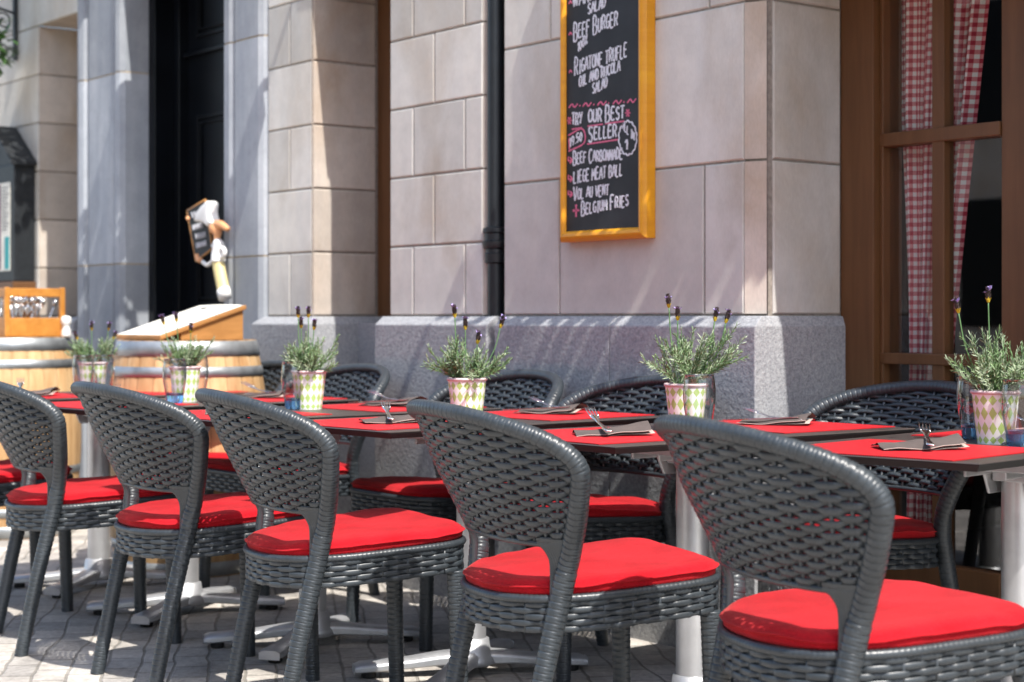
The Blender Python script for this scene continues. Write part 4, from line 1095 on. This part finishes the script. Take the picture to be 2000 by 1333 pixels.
# salt shaker
pt = BA + Vector((.20, .20, ZB)); mb = MB(); mb.lathe([(0, 0), (.024, 0), (.026, .004), (.021, .03), (.017, .045), (.019, .055), (.024, .062), (.025, .085), (.018, .097), (0, .1)], 24)
o = mb.build('salt_mill', M['white'], None, 1); o.location = pt; tag(o, 'small white salt mill beside the cutlery caddy on the left barrel', 'salt mill')

# ------------------------------------------------------------------ chef figure with a slate, hung by the door
fp = atY(415, 500, 3.72)
ch = thing('chef_figure', 'painted chef figure with tall white hat holding a small slate by the black door', 'chef figure', fp)
def F(px, py, dy=0): 
    q = atY(px, py, 3.72 + dy); return q - fp
mb = MB(); mb.tube(crom([F(440, 582), F(434, 555), F(427, 520), F(425, 500)], 6), lambda q: .034 - .003 * q, 14, ell=(1, .8)); mb.build('apron_body', M['apron_yellow'], ch, 1)
mb = MB(); mb.tube([F(440, 583), F(436, 566)], .0355, 14, ell=(1, .82)); mb.build('trouser_cuff', M['white'], ch, 1)
mb = MB(); mb.tube(crom([F(426, 512), F(426, 495), F(428, 480), F(424, 474)], 6), lambda q: .034 - .012 * q, 14); mb.tube(crom([F(416, 480), F(436, 486), F(438, 498), F(428, 508)], 6), .011, 10); mb.tube(crom([F(414, 512), F(405, 518), F(396, 512)], 6), .0095, 10); mb.build('jacket', M['white'], ch, 1)
mb = MB(); mb.tube(crom([F(414, 440), F(420, 445), F(424, 452), F(424, 468)], 6), lambda q: .016 + .014 * sin(pi * min(1, q * 1.15)), 14)
mb.tube(crom([F(420, 440), F(432, 439), F(445, 448)], 6), lambda q: .022 - .010 * q * q, 14); mb.build('head', M['skin'], ch, 1); mb = MB(); mb.tube(crom([F(392, 510), F(386, 505), F(384, 497)], 4), lambda q: .013 - .004 * q, 10); mb.build('hand', M['skin'], ch, 1); mb = MB(); mb.tube(crom([F(366, 425), F(368, 430)], 3), .009, 8); mb.build('hand', M['skin'], ch, 1)
mb = MB(); hat_ = [F(x_, y_) for x_, y_ in ((387, 433), (391, 419), (400, 405), (413, 393), (418, 396), (416, 413), (419, 429), (425, 437), (413, 443), (404, 435))]
nh = len(hat_); mb.add([v_ + Vector((0, -.03, 0)) for v_ in hat_] + [v_ + Vector((0, .03, 0)) for v_ in hat_], [tuple(reversed(range(nh))), tuple(range(nh, 2 * nh))] + [(i, (i + 1) % nh, nh + (i + 1) % nh, nh + i) for i in range(nh)])
mb.build('chef_hat', M['white'], ch, 1, bevel=.014, bseg=4)
mb = MB(); q = [F(365, 412, .02), F(400, 391, .02), F(414, 486, .02), F(382, 510, .02)]; b_ = Vector((0, .012, 0)); mb.add(q + [v_ + b_ for v_ in q], [(3, 2, 1, 0), (4, 5, 6, 7)] + [(i, (i + 1) % 4, 4 + (i + 1) % 4, 4 + i) for i in range(4)]); sl_ = mb.build('slate', M['board'], ch)
mb = MB()
for i in range(4): mb.tube([q[i] + b_ * .3, q[(i + 1) % 4] + b_ * .3], .006, 8)
mb.build('slate_frame', M['lectern_wood'], sl_, 1)
mb = MB()
for (cx1, cy1, n_) in ((384, 420, 4), (386, 445, 6), (392, 462, 5), (393, 480, 6)):
    pts = [F(cx1 - 10 + 22 * k / (n_ * 2), cy1 + (6 if k % 2 else -5) - k * .5, .016) for k in range(n_ * 2)]; mb.tube(crom(pts, 4), .0017, 5)
mb.build('chalk_scrawl', M['chalk'], sl_, 1)

# ------------------------------------------------------------------ menu case and bracket at the far left
mc = thing('menu_case', 'black wooden menu case with pitched top on the sandstone wall at the left', 'menu case', (-9.36, 3.8, 1.245))
mb = MB(); wd_, dp_, hh_ = .56, .125, .655; mb.box(-wd_, 0, -dp_, -.002, 0, hh_); mb.build('case_body', M['black_iron'], mc, bevel=.006)
mb = MB(); pr = [(.03, hh_ - .01), (.03, hh_ + .012), (-wd_ / 2, hh_ + .235), (-wd_ - .03, hh_ + .012), (-wd_ - .03, hh_ - .01), (-wd_ / 2, hh_ + .195)]
vs = [(x, -dp_ - .03, z) for x, z in pr] + [(x, -.002, z) for x, z in pr]; mb.add(vs, [(0, 1, 2, 5), (5, 2, 3, 4), (6, 11, 8, 7), (11, 10, 9, 8)] + [(i, 6 + i, 6 + (i + 1) % 6, (i + 1) % 6) for i in range(6)]); mb.build('pitched_top', M['black_iron'], mc, bevel=.004)
mb = MB(); mb.add([(-wd_ / 2, -dp_ + .01, hh_ + .20), (0, -dp_ + .01, hh_), (-wd_, -dp_ + .01, hh_)], [(0, 2, 1)]); mb.build('gable_board', M['black_iron'], mc)
mb = MB(); mb.box(-wd_ + .05, -.05, -dp_ - .004, -dp_ - .001, .06, hh_ - .1); pp = mb.build('menu_paper', M['cream'], mc)
mb = MB(); mb.box(-.12, -.06, -dp_ - .0065, -dp_ - .0045, .07, .25); mb.build('teal_panel', M['teal'], pp); mb = MB(); mb.box(-.24, -.185, -dp_ - .0065, -dp_ - .0045, .07, hh_ - .11); mb.build('plum_panel', M['plum'], pp)
mb = MB()
for k in range(14): mb.box(-.165, -.10 + .02 * (k % 3), -dp_ - .006, -dp_ - .0045, .29 + k * .018, .294 + k * .018)
mb.build('menu_print', M['board'], pp)
mb = MB(); mb.box(-wd_ - .01, .012, -dp_ - .012, .0, -.045, -.002); mb.build('case_ledge', M['window_wood'], mc, bevel=.004)
bk = thing('wrought_iron_bracket', 'black wrought iron bracket with scrolls high on the wall at the left', 'bracket', (-9.62, 3.79, 2.56))
mb = MB(); mb.box(-.012, .012, -.016, .004, -.05, .45); mb.build('wall_bar', M['black_iron'], bk)
mb = MB(); mb.tube([(0, -.012, .22), (0, -.5, .34)], .008, 8)
def scroll(c, r, t0, t1, n=30): return [(0, c[0] - (r * (1 - .75 * k / n)) * cos(t0 + (t1 - t0) * k / n), c[1] + (r * (1 - .75 * k / n)) * sin(t0 + (t1 - t0) * k / n)) for k in range(n + 1)]
mb.tube(scroll((-.075, .17), .055, 0, 8), .006, 8); mb.tube(scroll((-.075, .0), .06, 3, 11), .006, 8); mb.tube([(0, -.2, .26), (0, -.16, .0)], .006, 8); mb.build('scroll_arm', M['black_iron'], bk, 1)
hb = thing('hanging_basket', 'green leafy hanging plant under the iron bracket at the top left corner', 'hanging plant', atY(-46, 84, 3.5))
mb = MB(); rb = random.Random(5); rnd = rb
for k in range(420):
    a_, e_ = rb.uniform(0, 2 * pi), rb.uniform(-1.2, 1.3); r_ = .20 * rb.uniform(.5, 1.0); c_ = Vector((cos(a_) * cos(e_) * r_, sin(a_) * cos(e_) * r_, sin(e_) * r_ * .95))
    leaf(mb, c_, c_.normalized() + Vector((rb.uniform(-.6, .6), rb.uniform(-.6, .6), rb.uniform(-.8, .3))), Vector((0, 0, 1)), rb.uniform(.04, .065), .034)
mb.build('leaves', M['basket_leaf'], hb, 1)
mb = MB(); mb.lathe([(.02, -.12), (.10, -.09), (.13, 0), (.135, .02)], 20); mb.build('basket_bowl', M['black_iron'], hb, 1)
mb = MB(); mb.tube([(0, 0, .02), (0, -.02, .44)], .003, 6); mb.build('hanging_chain', M['black_iron'], hb)

# ------------------------------------------------------------------ across the street: houses added only to be reflected in the glass
op = thing('townhouse', 'pale townhouse row with dark windows, added across the street for reflections', 'building', (-3, -14, 0))
mb = MB(); mb.box(-16, 14, -2, 0, 0, 10); mb.build('wall', M['stone_warm'], op)
mb = MB()
for k in range(17):
    for l in range(3): mb.box(-14.6 + k * 1.7, -13.6 + k * 1.7, -.001, .02, .9 + l * 3.1, 2.9 + l * 3.1)
mb.build('window', M['black_door'], op)
